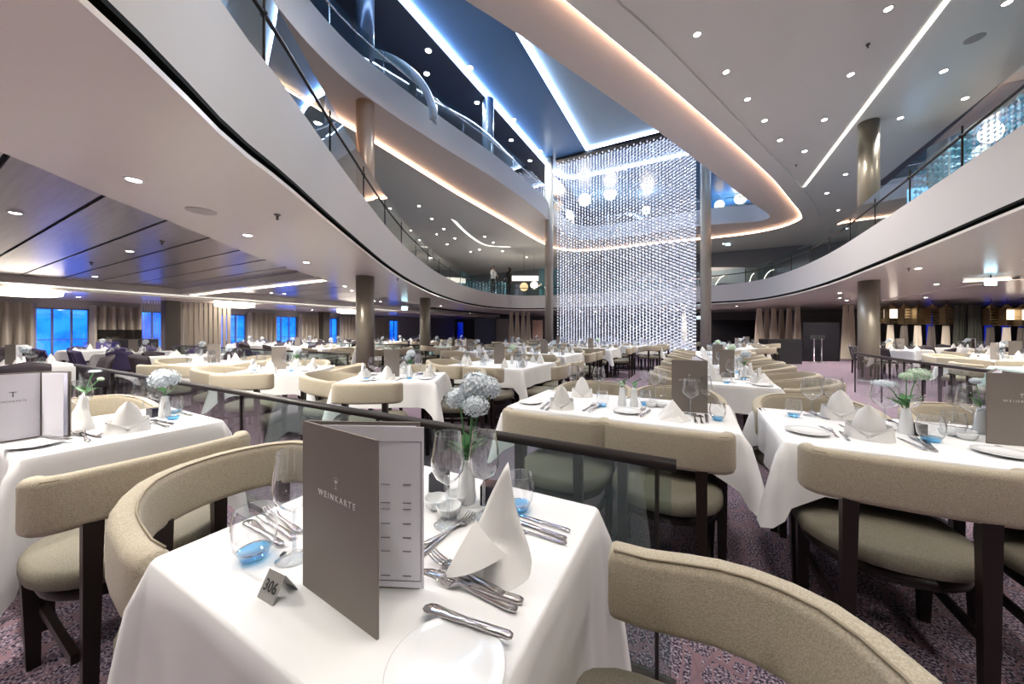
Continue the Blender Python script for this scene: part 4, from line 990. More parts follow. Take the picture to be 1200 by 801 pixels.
vase_at(P(743, 476), 'small white vase right of the green plant on the centre table', None, [('green', .01, 0, .13, .2)])
salt_at(P(768, 476), .5, 'white condiment dish behind the pyramid napkin')

# ================================================================== RIGHT TABLE
table(1.03, 2.345, 1.33, .80, 0, 'dark four-seat table under the white cloth at the right', 'white cloth with a long hanging corner on the right table', drop=.21, seed=4)
chair('wide', .665, 1.945, pi/2, 'large wide-backed cream chair in front of the right table')
chair('wide', 1.25, 1.95, pi/2, 'wide-backed cream chair at the right edge in front of the right table')
chair('horseshoe', .68, 2.80, -pi/2, 'cream horseshoe chair behind the left half of the right table')
chair('horseshoe', 1.42, 2.86, -pi/2, 'cream horseshoe chair behind the flowers on the right table')
t, a, b, bis = menu(P(1156, 519), P(1240, 526), P(1168, 505), 'taupe wine menu standing at the right edge table', h=.315)
cover_text(t, a, bis, .315, size=.0155)
plate_at(P(946, 507), 'white bread plate at the left of the right table', s=1.05); plate_at(P(1178, 533), 'white bread plate before the menu on the right table', s=1.05)
mitre(P(985, 490), YAW-.4, 'mitre napkin far left on the right table', 1.1); mitre(P(1018, 513), YAW, 'big mitre napkin in the front of the right table', 1.05)
for i, (k, h, tt) in enumerate((('butter_knife', (978, 508), (960, 499)), ('fork', (982, 513), (972, 503)), ('knife', (995, 517), (984, 505)), ('knife', (998, 506), (988, 500)), ('knife', (1085, 528), (1052, 513)), ('fork', (1090, 527), (1068, 512)), ('knife', (1097, 530), (1080, 514)), ('spoon', (1060, 500), (1040, 492)),
                                ('butter_knife', (1205, 534), (1176, 525)), ('knife', (972, 492), (944, 482)), ('fork', (966, 491), (950, 482)), ('knife', (1140, 503), (1118, 500)))):
    cut_px(k, h, tt, '%s on the right table, %s piece listed from its left end' % (k.replace('_', ' '), ORD[i]), 'cutlery on the right table')
for i, (px, py, k, s_) in enumerate(((951, 487, 'big', 1.0), (976, 487, 'big', 1.0), (1037, 502, 'big', 1.08), (1063, 500, 'big', 1.0), (1140, 507, 'big', 1.05), (1118, 495, 'small', 1))):
    glass_at(k, P(px, py), 'large wine glass on the right table, %s from its left end' % ORD[i], 'right table wine glasses', s=s_)
for i, q in enumerate(((930, 488), (1091, 517), (1117, 510))): tumbler_at(P(*q), 'blue-footed tumbler on the right table ' + ('at its far left corner', 'right of the vase', 'beside the white dish')[i], s=(1, 1.15, 1.1)[i])
vase_at(P(1062, 508), 'white vase with tall green and white umbels on the right table', None, [('green', .07, .07, .285, .85), ('umbel', -.06, .05, .235, .95), ('green', .02, .05, .275, .55)])
vase_at(P(1150, 507), 'white vase hidden behind the menu on the right table', None, [('white', 0, .04, .25, .4)])
salt_at(P(1128, 512), 1.2, 'white condiment dish left of the menu on the right table')
tag(link('candle_cube', CANDLE, None, P(1074, 509), .5), 'small dark glass cube right of the vase on the right table', 'candle holder')

# ================================================================== GENERIC TABLES
NSET = [0]
def seat_table(u, v, W, D, rot, name, seats, hi=False, m=linen, chairs='horseshoe', lite=False, menu_on=True, place_d=None, seed=5, flowers='white', chair_gap=.11):
    """seats: (side, offset) with side in n,s,e,w of the table's own frame"""
    table(u, v, W, D, rot, 'dark wooden %s' % name, 'white cloth on the %s' % name if m is linen else 'mint cloth on the %s' % name, m=m, seed=seed)
    R = Matrix.Rotation(rot, 2); C0 = Vector((u, v)); rnd = random.Random(sum(ord(ch_) for ch_ in name))
    for i, (sd, off, ck) in enumerate(seats):
        n_ = {'n': Vector((0, 1)), 's': Vector((0, -1)), 'e': Vector((1, 0)), 'w': Vector((-1, 0))}[sd]; tg = Vector((-n_.y, n_.x))
        half = D/2 if sd in 'ns' else W/2; e = C0+R@(n_*half+tg*off); nn = R@n_; tt = R@tg; face = atan2(-nn.y, -nn.x)
        two = sum(1 for q_ in seats if q_[0] == sd) > 1
        wh = {'s': 'near', 'n': 'far', 'w': 'left', 'e': 'right'}[sd]+(' side' if not two else ' '+({'s': 'left', 'n': 'right', 'e': 'nearer', 'w': 'farther'} if off < 0 else {'s': 'right', 'n': 'left', 'e': 'farther', 'w': 'nearer'})[sd]+' place')+' of the '+name
        if ck: 
            c = e+nn*(.10+chair_gap); chair(ck, c.x, c.y, face, ('cream' if ck in ('horseshoe', 'wide') else 'dark grey' if ck == 'dark' else 'purple')+' chair at the '+wh, 'chairs round the '+name, lite)
        q = e-nn*.13
        if hi:
            mitre((q.x, q.y), face-pi/2, 'mitre napkin at the '+wh, 1.0, 'napkins on the '+name); q2 = e-nn*.12-tt*.22; plate_at((q2.x, q2.y), 'bread plate at the '+wh, 'plates on the '+name)
            for k_, dx in (('fork', -.11), ('knife', .11)): q3 = e-nn*.04+tt*dx*(-1); cut_at(k_, q3.x, q3.y, face, k_+' at the '+wh, 'cutlery on the '+name)
            q4 = e-nn*.27+tt*.13; glass_at('tall' if i % 2 else 'big', (q4.x, q4.y), 'wine glass at the '+wh, 'wine glasses on the '+name); q5 = e-nn*.22-tt*.05+tt*.25; tumbler_at((q5.x, q5.y), 'blue tumbler at the '+wh, 'tumblers on the '+name)
        else:
            tag(link('napkin', NLO if not lite or i % 2 else NP, None, (q.x, q.y, TZ), face, rnd.uniform(.85, 1.15)), 'white napkin at the '+wh, 'napkin', 'napkins on the '+name)
            q4 = e-nn*.26+tt*.12; tag(link('wine_glass', GLASS_LO, None, (q4.x, q4.y, TZ)), 'wine glass at the '+wh, 'glass', 'wine glasses on the '+name)
            q4 = e-nn*.20+tt*.22; tag(link('tumbler', TUMB_LO, None, (q4.x, q4.y, TZ)), 'tumbler at the '+wh, 'glass', 'tumblers on the '+name)
    c = C0+R@Vector((.05, .02))
    if menu_on:
        d = Vector((cos(rot+.5), sin(rot+.5)))*.16; e2 = Vector((cos(rot+1.1), sin(rot+1.1)))*.16; h0 = C0-R@Vector((.12, .05))
        menu(h0, h0+d, h0+e2, 'taupe menu standing on the '+name, lite=True, h=.30)
    fv = C0+R@Vector((.12, .08)); vase_at(fv, 'vase with %s flowers on the %s' % (flowers, name), None, [('green' if flowers == 'green' else 'white', .01, .01, .25, 1.0), ('white', -.05, .02, .2, .7)], lite=not hi)
H_, W_ = 'horseshoe', 'wide'
# square table left of centre, turned to the viewer
seat_table(-2.88, 2.72, .95, .80, radians(31), 'turned square table left of centre', [('s', -.02, W_), ('n', 0, H_), ('w', 0, H_), ('e', 0, W_)], hi=True, seed=6, chair_gap=.10)
# long row right of the centre
for i, v0 in enumerate((3.75, 5.35, 6.95, 8.6)):
    nm = '%s long aisle table right of centre' % ORD[i]
    seat_table(.37, v0+.62, .62, 1.25, 0, nm, [('e', -.30, H_), ('e', .30, H_), ('w', .30, H_), ('w', -.30, H_)], hi=(i == 0), seed=7, flowers=('white', 'green')[i % 2], chair_gap=.08, menu_on=i < 2)
tag(link('napkin', NP, None, at(895, 449, TZ), YAW), 'pyramid napkin on the front corner of the long aisle table', 'napkin')
# two-seat block, centre left
for i, (cu, cv) in enumerate(((-2.60, 4.58), (-2.9, 7.1), (-2.6, 9.9))):
    nm = '%s square table left of centre' % ORD[i]
    seat_table(cu, cv, 1.25, 1.2, 0, nm, [('s', -.3, W_), ('s', .3, W_), ('e', -.3, W_), ('e', .32, W_), ('n', .3, H_), ('n', -.3, H_), ('w', .3, H_), ('w', -.3, H_)], seed=8, flowers=('green', 'white')[i % 2])
for i, (cu, cv) in enumerate(((-5.0, 7.2), (-5.2, 9.9), (-4.6, 12.6), (-1.6, 12.2), (1.2, 12.2), (-3.4, 16.1), (-.6, 16.6), (-6.6, 12.4), (1.8, 15.6), (-7.2, 16.4), (-5.0, 17.9), (-1.8, 18.6))):
    seat_table(cu, cv, .95, .95, .2*i, '%s hall table near the curtain' % ORD[i], [('s', 0, H_), ('n', 0, H_), ('w', 0, W_), ('e', 0, H_)], seed=9, lite=True, menu_on=i % 2 == 0)
# left area behind the near rail
seat_table(-4.75, 2.55, .95, .95, radians(38), 'turned table behind the long rail', [('s', 0, W_), ('n', 0, H_), ('w', 0, H_), ('e', 0, H_)], hi=True, seed=10, flowers='white')
seat_table(-4.3, 1.45+.55, .8, .7, 0, 'low visible table just beyond the left rail', [('w', 0, H_), ('s', .0, H_)], seed=11, menu_on=False) if False else None
seat_table(-6.7, 2.6, .9, .9, radians(20), 'table before the left glass screen', [('s', 0, H_), ('n', 0, H_), ('e', 0, H_), ('w', 0, H_)], seed=12)
k = 0
for cu, cv, kd in ((-9.0, 1.0, 'dark'), (-9.2, 3.15, 'dark'), (-11.6, .7, 'dark'), (-11.8, 3.0, 'purple'), (-14.1, .7, 'dark'), (-14.3, 2.9, 'purple'), (-17.3, 1.2, 'dark'), (-7.6, 6.4, H_), (-9.6, 6.6, H_), (-11.9, 6.8, 'dark'), (-14.2, 7.0, 'dark'),
                   (-17.3, 8.0, 'purple'), (-7.1, 9.1, H_), (-11.0, 9.7, H_), (-13.4, 9.4, 'dark'), (-16.8, 10.2, 'dark'), (-10.2, 11.8, H_), (-12.9, 12.2, 'dark'), (-16.0, 12.7, 'dark'), (-11.4, 15.2, H_), (-14.8, 15.6, 'dark')):
    mm = tealcloth if k in (12, 13) else linen
    seat_table(cu, cv, 1.05, .95, .35*k, '%s left bay table' % (ORD[k] if k < 20 else ('twenty-first', 'twenty-second')[k-20]), [('s', 0, kd), ('n', 0, kd), ('w', 0, kd), ('e', 0, kd)], m=mm, seed=13, lite=True, menu_on=k % 3 == 0); k += 1
# right bay behind the curved rail
k = 0
for cu, cv, kd in ((4.35, 5.2, W_), (4.35, 7.15, W_), (4.7, 9.2, H_), (6.7, 6.1, H_), (7.0, 8.3, H_), (5.9, 11.2, H_), (9.3, 8.0, H_), (8.2, 10.7, H_), (5.0, 13.4, 'dark'), (10.6, 10.2, H_), (9.6, 13.4, H_), (7.2, 15.2, 'dark'), (11.2, 12.2, H_)):
    seat_table(cu, cv, 1.15 if k < 2 else 1.0, .9, 0 if k < 2 else .3*k, '%s right bay table' % ORD[k], [('s', 0, kd), ('n', 0, kd), ('w', 0, kd), ('e', 0, kd)], m=tealcloth if k in (0, 1) else linen, seed=14, lite=True, flowers='white'); k += 1

# ================================================================== RAILS AND SCREENS
def rail(p0, p1, h, label, postn, gl=railglass, r=(.026, .020), bottom=.06, endpost=False):
    a, b = Vector((p0[0], p0[1], 0)), Vector((p1[0], p1[1], 0)); L = (b-a).length; t = thing('glass_rail', label, 'railing', tuple(a), atan2(b.y-a.y, b.x-a.x))
    sec = [(r[0]*cos(x)*1.0, r[1]*sin(x)) for x in [2*pi*i/12 for i in range(12)]]
    link('handrail', MB().sweep([(0, 0, h-r[1]), (L, 0, h-r[1])], sec).mesh('handrail', railm, True), t)
    for i in range(postn):
        x0 = L*i/postn+.015; x1 = L*(i+1)/postn-.015; link('glass_panel', MB().box(x0, x1, -.004, .004, bottom, h-r[1]*1.5).mesh('glass_panel', gl), t)
    for i in range(postn+1):
        x = min(max(L*i/postn, .03), L-.06 if not endpost else L-.01); link('post', MB().box(x-.006, x+.006, -.012, .012, 0, h-r[1]).mesh('post', railm), t)
    link('base_channel', MB().box(0, L, -.03, .03, 0, .04).mesh('base_channel', railm), t); return t
rail((-7.3, 1.30), (-.052, 1.285), .815, 'long bronze handrail with clear glass panels just behind the nearest table', 5)
rail((-14.5, 4.55), (-6.0, 4.45), .82, 'thin dark handrail in front of the left bay tables', 6)
rail((-14, 8.4), (-7.2, 8.3), .82, 'second thin dark handrail farther back in the left bay', 5)
cpts = smooth_loop([(2.93, 9.5), (2.90, 8.2), (2.90, 7.0), (2.95, 6.0), (3.02, 5.2), (3.1, 4.0), (3.1, 2.4), (3.05, 1.2)], 5, closed=False)
balustrade(outward(cpts) if False else cpts, 0, .76, .80, 'curved bronze handrail with glass panels at the right bay', 1.2, ins=0, closed=False, gl=railglass, rr=.024, name='glass_rail')
# ================================================================== CRYSTAL CURTAIN
def beads(u0, u1, v0, v1, z0, z1, du, dz, r, layers=2, lay=.22, seed=1, wires=True):
    rnd = random.Random(seed); mb = MB(); L = sqrt((u1-u0)**2+(v1-v0)**2); n = round(L/du); d = Vector(((u1-u0)/L, (v1-v0)/L)); q = Vector((-d.y, d.x)); m = round((z1-z0)/dz)
    for ly in range(layers):
        for i in range(n+1):
            x = u0+d.x*du*(i+.5*ly)+q.x*lay*ly; y = v0+d.y*du*(i+.5*ly)+q.y*lay*ly
            if wires: mb.add([(x-.004, y, z0), (x+.004, y, z0), (x, y+.006, z0), (x-.004, y, z1), (x+.004, y, z1), (x, y+.006, z1)], [(0, 1, 4, 3), (1, 2, 5, 4), (2, 0, 3, 5)])
            for j in range(m):
                z = z1-dz*(j+.5+.5*(i % 2)); a = rnd.uniform(0, 1.57); c, s_ = r*cos(a), r*sin(a)
                mb.add([(x+c, y+s_, z), (x-s_, y+c, z), (x-c, y-s_, z), (x+s_, y-c, z), (x, y, z+r*1.25), (x, y, z-r*1.25)], [(0, 1, 4), (1, 2, 4), (2, 3, 4), (3, 0, 4), (1, 0, 5), (2, 1, 5), (3, 2, 5), (0, 3, 5)])
    return mb
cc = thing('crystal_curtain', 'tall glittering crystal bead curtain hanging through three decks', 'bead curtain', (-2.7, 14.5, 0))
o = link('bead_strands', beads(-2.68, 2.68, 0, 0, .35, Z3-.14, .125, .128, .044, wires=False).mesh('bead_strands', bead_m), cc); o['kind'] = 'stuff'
wm = MB()
for i in range(43): wm.tube([(-2.68+.125*i, 0, .3), (-2.68+.125*i, 0, Z3-.1)], .0035, 3)
o = link('wires', wm.mesh('wires', mat('wire', (.25, .26, .3), .4)), cc); o['kind'] = 'stuff'
link('top_track', MB().box(-2.75, 2.8, -.08, .32, Z3-.12, Z3-.0).mesh('top_track', railm), cc)
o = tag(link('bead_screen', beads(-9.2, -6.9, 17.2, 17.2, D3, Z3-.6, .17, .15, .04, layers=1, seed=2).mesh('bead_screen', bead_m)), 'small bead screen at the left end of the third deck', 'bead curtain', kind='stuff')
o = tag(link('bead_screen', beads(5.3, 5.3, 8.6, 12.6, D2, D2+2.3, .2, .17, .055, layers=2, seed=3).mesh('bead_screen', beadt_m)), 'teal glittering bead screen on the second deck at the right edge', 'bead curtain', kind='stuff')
tag(link('screen_header', MB().box(5.15, 5.6, 8.4, 12.8, D2+2.3, D2+2.42).mesh('screen_header', grey_m)), 'grey header rail above the teal bead screen', 'header')
tag(link('wall_screen', MB().box(-.4, .4, -.03, .03, 0, .7).mesh('wall_screen', screen_m), None, (5.6, 13.4, D2+1.3), 0), 'pale blue glowing screen beside the teal bead screen', 'screen')
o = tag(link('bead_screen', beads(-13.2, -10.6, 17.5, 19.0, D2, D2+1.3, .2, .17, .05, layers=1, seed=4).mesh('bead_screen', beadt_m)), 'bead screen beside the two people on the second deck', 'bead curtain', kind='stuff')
# globes
def globe(px, py, Z, r, m, label, watts=0, ztop=None):
    z = EYE+(HY-py)*Z/F; p = atd(px, Z, z); t = thing('globe_lamp', label, 'lamp', tuple(p)); mb = MB(); n = 10
    mb.lathe([(.0001, -r)]+[(r*cos(a), r*sin(a)) for a in [-pi/2+pi*k/n for k in range(1, n)]]+[(.0001, r)], 16, cap=False); link('glass_globe', mb.mesh('glass_globe', m, True), t)
    if ztop: link('cord', MB().tube([(0, 0, r*.95), (0, 0, ztop-z)], .008, 5).mesh('cord', railm), t)
    if watts:
        ld = bpy.data.lights.new('globe_light', 'POINT'); ld.energy = watts; ld.shadow_soft_size = r*1.05; ld.color = (1, .88, .74); l = bpy.data.objects.new('lamp', ld); COL.objects.link(l); l.parent = t
        l.location = (0, 0, -r-.25)
for i, (px, py) in enumerate(((685, 234), (715, 227), (759, 220))): globe(px, py, 19.0, .34, orb_m, 'pale faceted globe pendant, %s from the left behind the crystal curtain' % ORD[i], 25, Z3-.02)
globe(654, 242, 20, .3, orb_o, 'orange globe pendant just right of the slim left column', 60, Z3-.02)
globe(757, 246, 20.5, .25, orb_m, 'lowest small globe pendant behind the crystal curtain', 0, Z3-.02)
globe(868, 232, 19.5, .33, orb_m, 'pale globe lamp on the third deck beyond the right slim column', 60, Z3-.02); globe(843, 240, 19.5, .26, orb_m, 'small globe lamp on the third deck beside the right slim column', 0, Z3-.02)
globe(614, 336, 21, .26, orb_o, 'orange glowing globe on the second deck right of the two people', 60, Z2+.02); globe(626, 334, 21.5, .24, orb_m, 'pale orange globe close beside the orange one on the second deck', 0, Z2+.02)
# drum ceiling lamps in the left bay
for i, (u, v, r) in enumerate(((-15.4, 1.9, .62), (-15.6, 6.6, .62), (-15.6, 11.6, .62), (-15.4, -1.8, .62))):
    t = thing('ceiling_drum_lamp', 'round glowing drum ceiling lamp near the windows, %s' % ('nearest, at the left edge', 'second, behind the fins', 'third, farthest back', 'out at the near end')[i], 'ceiling lamp', (u, v, Z1-.10 if u < U0+4.2 else Z1))
    z_ = 0; link('shade', MB().lathe([(r*.8, .32 if u > U0+4.75 else 0), (r, -.02), (r*.97, -.13), (r*.7, -.17), (.0001, -.18)], 28).mesh('shade', lampshade, True), t)
# exit signs
for i, (px, py, Z, lb) in enumerate(((474, 361, 14.5, 'left of the centre behind the bronze columns'), (820, 372, 17.8, 'behind the right slim column'), (1161, 330, 7.2, 'large in the right bay'), (853, 286, 19.3, 'on the second deck'))):
    z = EYE+(HY-py)*Z/F; p = atd(px, Z, z); t = thing('exit_sign', 'glowing exit sign %s' % lb, 'sign', tuple(p), YAW)
    link('sign_face', MB().box(-.12*(1, 1.1, .9, 1)[i], .12*(1, 1.1, .9, 1)[i], -.02, .02, -.075, .075).mesh('sign_face', exitm), t); top = (Z1R if i == 0 else Z1 if i < 3 else Z2)-z
    link('hanger', MB().box(-.008, .008, -.008, .008, .07, max(.1, top)).mesh('hanger', railm), t)
# ================================================================== FAR END PARTITIONS
def board(px0, px1, Z, z0, z1, m, name, label, cat, th=.08):
    a, b = atd(px0, Z, 0), atd(px1, Z, 0); L = (b-a).length
    o = link(name, MB().box(0, L, 0, th, 0, z1-z0).mesh(name, m), None, (a.x, a.y, z0), YAW); return tag(o, label, cat)
board(835, 886, 18.3, 0, 1.85, dark_m, 'partition', 'black partition wall behind the right slim column', 'partition')
board(941, 984, 14.2, 0, 1.62, dark_m, 'partition', 'black partition standing open to the aisle at the right', 'partition')
board(556, 580, 20.0, 0, 2.0, mat('navy_panel', (.02, .025, .06), .4), 'partition', 'navy partition left of the glass drapes', 'partition')
board(581, 596, 20.5, 0, 2.0, mat('taupe_panel', (.16, .145, .13), .4), 'partition', 'taupe partition beside the navy one', 'partition')
board(624, 636, 21.5, 0, 1.95, mat('orange_lit_panel', (.62, .42, .32), .5), 'partition', 'wall panel with painted warm orange light left of the slim column', 'partition')  # warm orange light on the wall put into its colour
board(652, 664, 19.0, 0, 2.2, dark_m, 'partition', 'dark panel between the slim column and the crystal curtain', 'partition')
board(808, 818, 18.5, 0, 2.2, dark_m, 'partition', 'dark panel at the right foot of the crystal curtain', 'partition')
board(900, 940, 13.0, 0, .95, seat_blk, 'booth', 'black leather booth bench beside the aisle', 'bench', th=.5)
board(845, 872, 18.8, D2, D2+.75, seat_blk, 'service_desk', 'black service desk on the second deck behind the glass', 'desk', th=.6)
board(834, 888, 20.3, D2, D2+1.9, grey_m, 'partition', 'pale partition on the second deck behind the black desk', 'partition')
board(889, 918, 20.6, D2, D2+2.0, mat('blue_door', (.02, .04, .12), .3), 'partition', 'dark blue panel on the second deck right of the pale one', 'partition')
board(600, 631, 20.6, D2+1.15, D2+1.45, led_soft, 'wall_lamp', 'white lit panel on the second deck between people and column', 'lamp')
board(632, 660, 21.2, D2, D2+2.0, mat('teal_panel', (.06, .15, .17), .3), 'partition', 'teal glass panel on the second deck behind the left slim column', 'partition')
board(566, 571, 13.4, D3, D3+1.7, seat_blk, 'black_totem', 'slim black upright on the third deck beside the blue column', 'post')
for a, b, Z in ((-13.6, -8.8, 0), (0, 0, 0)):
    if a: tag(link('partition', MB().box(a, b, 9.8, 10.1, D2, D2+1.2).mesh('partition', teal_m)), 'dark teal partition on the second deck behind the curved balcony', 'partition')
tag(link('partition', MB().box(-12.0, -11.8, 3.0, 9.8, D2, D2+2.4).mesh('partition', teal_m)), 'long dark teal screen on the left side of the second deck', 'partition')
k = 0
for px, Z, w0 in ((802, 18.2, .36), (890, 17.5, .5), (899, 17.8, .42), (907, 17.4, .42), (916, 17.9, .4), (925, 17.4, .42), (935, 16.5, .42), (991, 15.5, .35), (998, 15.5, .35), (599, 20.8, .4), (606, 20.8, .4), (613, 20.8, .36), (619, 21.0, .36)):
    p = atd(px, Z, 0); dm = drape_m
    tag(link('drape', curtain_mesh(w0, Z1, dm, 4, .05, taper=1.15, top=.5), None, (p.x, p.y, 0), YAW), 'gathered cream drape at the far end, %s of the row from the right slim column' % ORD[k], 'drape', 'cream drapes at the far end'); k += 1
k = 0
for px, Z, kind in ((1028, 13.6, 'l'), (1044, 13.6, 'w'), (1060, 13.2, 'b'), (1076, 13.2, 'b'), (1092, 13.0, 'b'), (1109, 13.0, 'b'), (1126, 12.8, 'g'), (1143, 12.6, 'g'), (1161, 12.4, 'b'), (1180, 12.2, 'w'), (1198, 12.0, 'w'), (1216, 11.9, 'b')):
    p = atd(px, Z, 0); zt = EYE+(HY-357)*Z/F
    if kind == 'g':
        tag(link('drape', curtain_mesh(.5, zt, mat('green_drape', (.05, .055, .04), .8), 4, .06, taper=1.0, top=.75), None, (p.x, p.y, 0), YAW), 'dark olive drape in the right bay, %s upright from its left end' % ORD[k], 'drape')
    else:
        t = thing('lantern', 'hanging bronze lantern in the right bay, %s upright from its left end' % ORD[k], 'lantern', (p.x, p.y, zt-.75), YAW)
        mb = MB()
        for zz in (.0, .1, .2, .3, .4, .5, .6): mb.box(-.16+.02*abs(zz-.3), .16-.02*abs(zz-.3), -.10, .10, zz, zz+.035)
        for sx in (-1, 1): mb.box(sx*.15-.01, sx*.15+.01, -.1, .1, 0, .63)
        mb.frustum((0, 0, .63, .12, .08), (0, 0, .78, .01, .01)); link('lattice', mb.mesh('lattice', bronze), t)
        if kind == 'w': link('light', MB().box(-.15, .15, -.12, .12, .22, .56).mesh('light', orb_m), t)
        link('rod', MB().box(-.006, .006, -.006, .006, .75, Z1-zt+.75).mesh('rod', bronze), t)
        tag(link('drape', curtain_mesh(.34, zt-.8, drape_m if k % 2 else mat('brown_drape', (.12, .10, .085), .8), 3, .05, taper=1.2, top=.6), None, (p.x, p.y, 0), YAW), 'gathered drape below the %s right bay lantern' % ORD[k], 'drape')
    k += 1
# chrome rope posts in the aisle
for i, px in enumerate((954, 963)):
    p = atd(px, 13.6, 0); t = thing('rope_post', 'chrome rope post before the black partition, %s one' % ('left', 'right')[i], 'post', (p.x, p.y, 0))
    link('pole', MB().lathe([(.16, 0), (.15, .02), (.02, .03), (.02, .9), (.035, .92), (.0001, .96)], 12).mesh('pole', chrome, True), t); link('sign_plate', MB().box(-.1, .1, -.01, .01, .93, 1.1).mesh('sign_plate', seat_blk), t)
# left bay: pillars, string screens, fins, sideboard
for i, (px, Z, w0) in enumerate(((200, 12.4, .23), (380, 19.5, .22))):
    p = atd(px, Z, 0); tag(link('square_pillar', MB().box(-w0, w0, -.2, .2, 0, Z1R).mesh('square_pillar', mat('umber', (.065, .058, .05), .35)), None, (p.x, p.y, 0), 0), ('dark umber square pillar beside the fins in the left bay', 'dark umber pillar farther back near the windows')[i], 'pillar')
def fins(px0, px1, Z0, Z1_, n, label, m, w_=.05, name='fin_screen', part='fin', r=None):
    a, b = atd(px0, Z0, 0), atd(px1, Z1_, 0); t = thing(name, label, 'screen', (a.x, a.y, 0), atan2(b.y-a.y, b.x-a.x)); L = (b-a).length
    me = MB().box(-w_/2, w_/2, -w_*.8, w_*.8, 0, Z1).mesh(part, m)
    for i in range(n): link(part, me, t, (L*i/(n-1), 0, 0))
    link('floor_rail', MB().box(-.05, L+.05, -.05, .05, 0, .03).mesh('floor_rail', railm), t)
fins(212, 268, 12.6, 13.6, 11, 'row of taupe fins between the dark pillar and a blue window', curt_m, .10)
fins(166, 192, 11.6, 12.2, 9, 'screen of thin hanging strings left of the dark pillar', mat('string', (.35, .33, .38), .5), .012, 'string_screen', 'string')
fins(354, 374, 19.0, 19.6, 8, 'faint string screen farther back left of the second pillar', MATS['string'], .02, 'string_screen', 'string')
board(112, 131, 10.4, 0, .93, mat('violet_side', (.12, .10, .30), .4), 'sideboard', 'violet sided sideboard by the left windows', 'sideboard', th=.5)
board(131, 166, 10.6, 0, 1.0, seat_blk, 'sideboard', 'black sideboard with glass screen by the left windows', 'sideboard', th=.5)
board(114, 166, 10.9, 1.0, 1.3, glassy('smoky', (.25, .25, .25), 1), 'glass_screen', 'smoky glass screen on the black sideboard', 'screen', th=.01)
# arched lamps on the second deck
for i, (px, Z, h_, wd) in enumerate(((892, 18.0, 1.35, .75), (877, 18.6, 1.25, .35), (836, 18.6, 1.2, .9), (950, 15.5, 1.1, .8))):
    p = atd(px, Z, D2); pts = [(wd*(1-cos(a))*.9, 0, h_*sin(a)) for a in [pi/2*k/8 for k in range(9)]]
    tag(link('arched_lamp', MB().tube(pts, .022, 6).mesh('arched_lamp', orb_m, True), None, tuple(p), YAW), 'thin glowing arched lamp on the second deck, %s' % ('right of the blue panel', 'left of the blue panel', 'beside the right slim column', 'farthest right')[i], 'lamp')
# sprinklers / detectors on ceilings
det = MB().lathe([(.03, 0), (.03, -.01), (.012, -.02), (.010, -.05), (.018, -.055), (.0001, -.06)], 10).mesh('sprinkler', mat('detector', (.12, .12, .1), .5))
for i, (px, py, z) in enumerate(((325, 251, Z1), (190, 282, Z1R), (107, 307, Z1R), (466, 333-7, Z1), (1017, 52, Z2+.03), (933, 193, Z2+.03), (1065, 314, Z1))):
    tag(link('sprinkler', det, None, tuple(at(px, py, z))), 'small dark sprinkler head on the %s' % ('lacquered margin left of centre', 'brushed panels right of a downlight', 'brushed panels at the left', 'ceiling margin by the tall bronze column', 'upper right ceiling near the light line', 'upper right ceiling by its inner corner', 'right lower ceiling')[i], 'sprinkler')
spk = MB().lathe([(.12, 0), (.12, -.006), (.0001, -.007)], 24).mesh('speaker', mat('speaker_grille', (.42, .40, .38), .6))
for i, (px, py, z) in enumerate(((236, 247, Z1), (1142, 45, Z2+.03))): tag(link('ceiling_speaker', spk, None, tuple(at(px, py, z))), 'flat round ceiling speaker %s' % ('on the left lacquered margin', 'at the top right')[i], 'speaker')
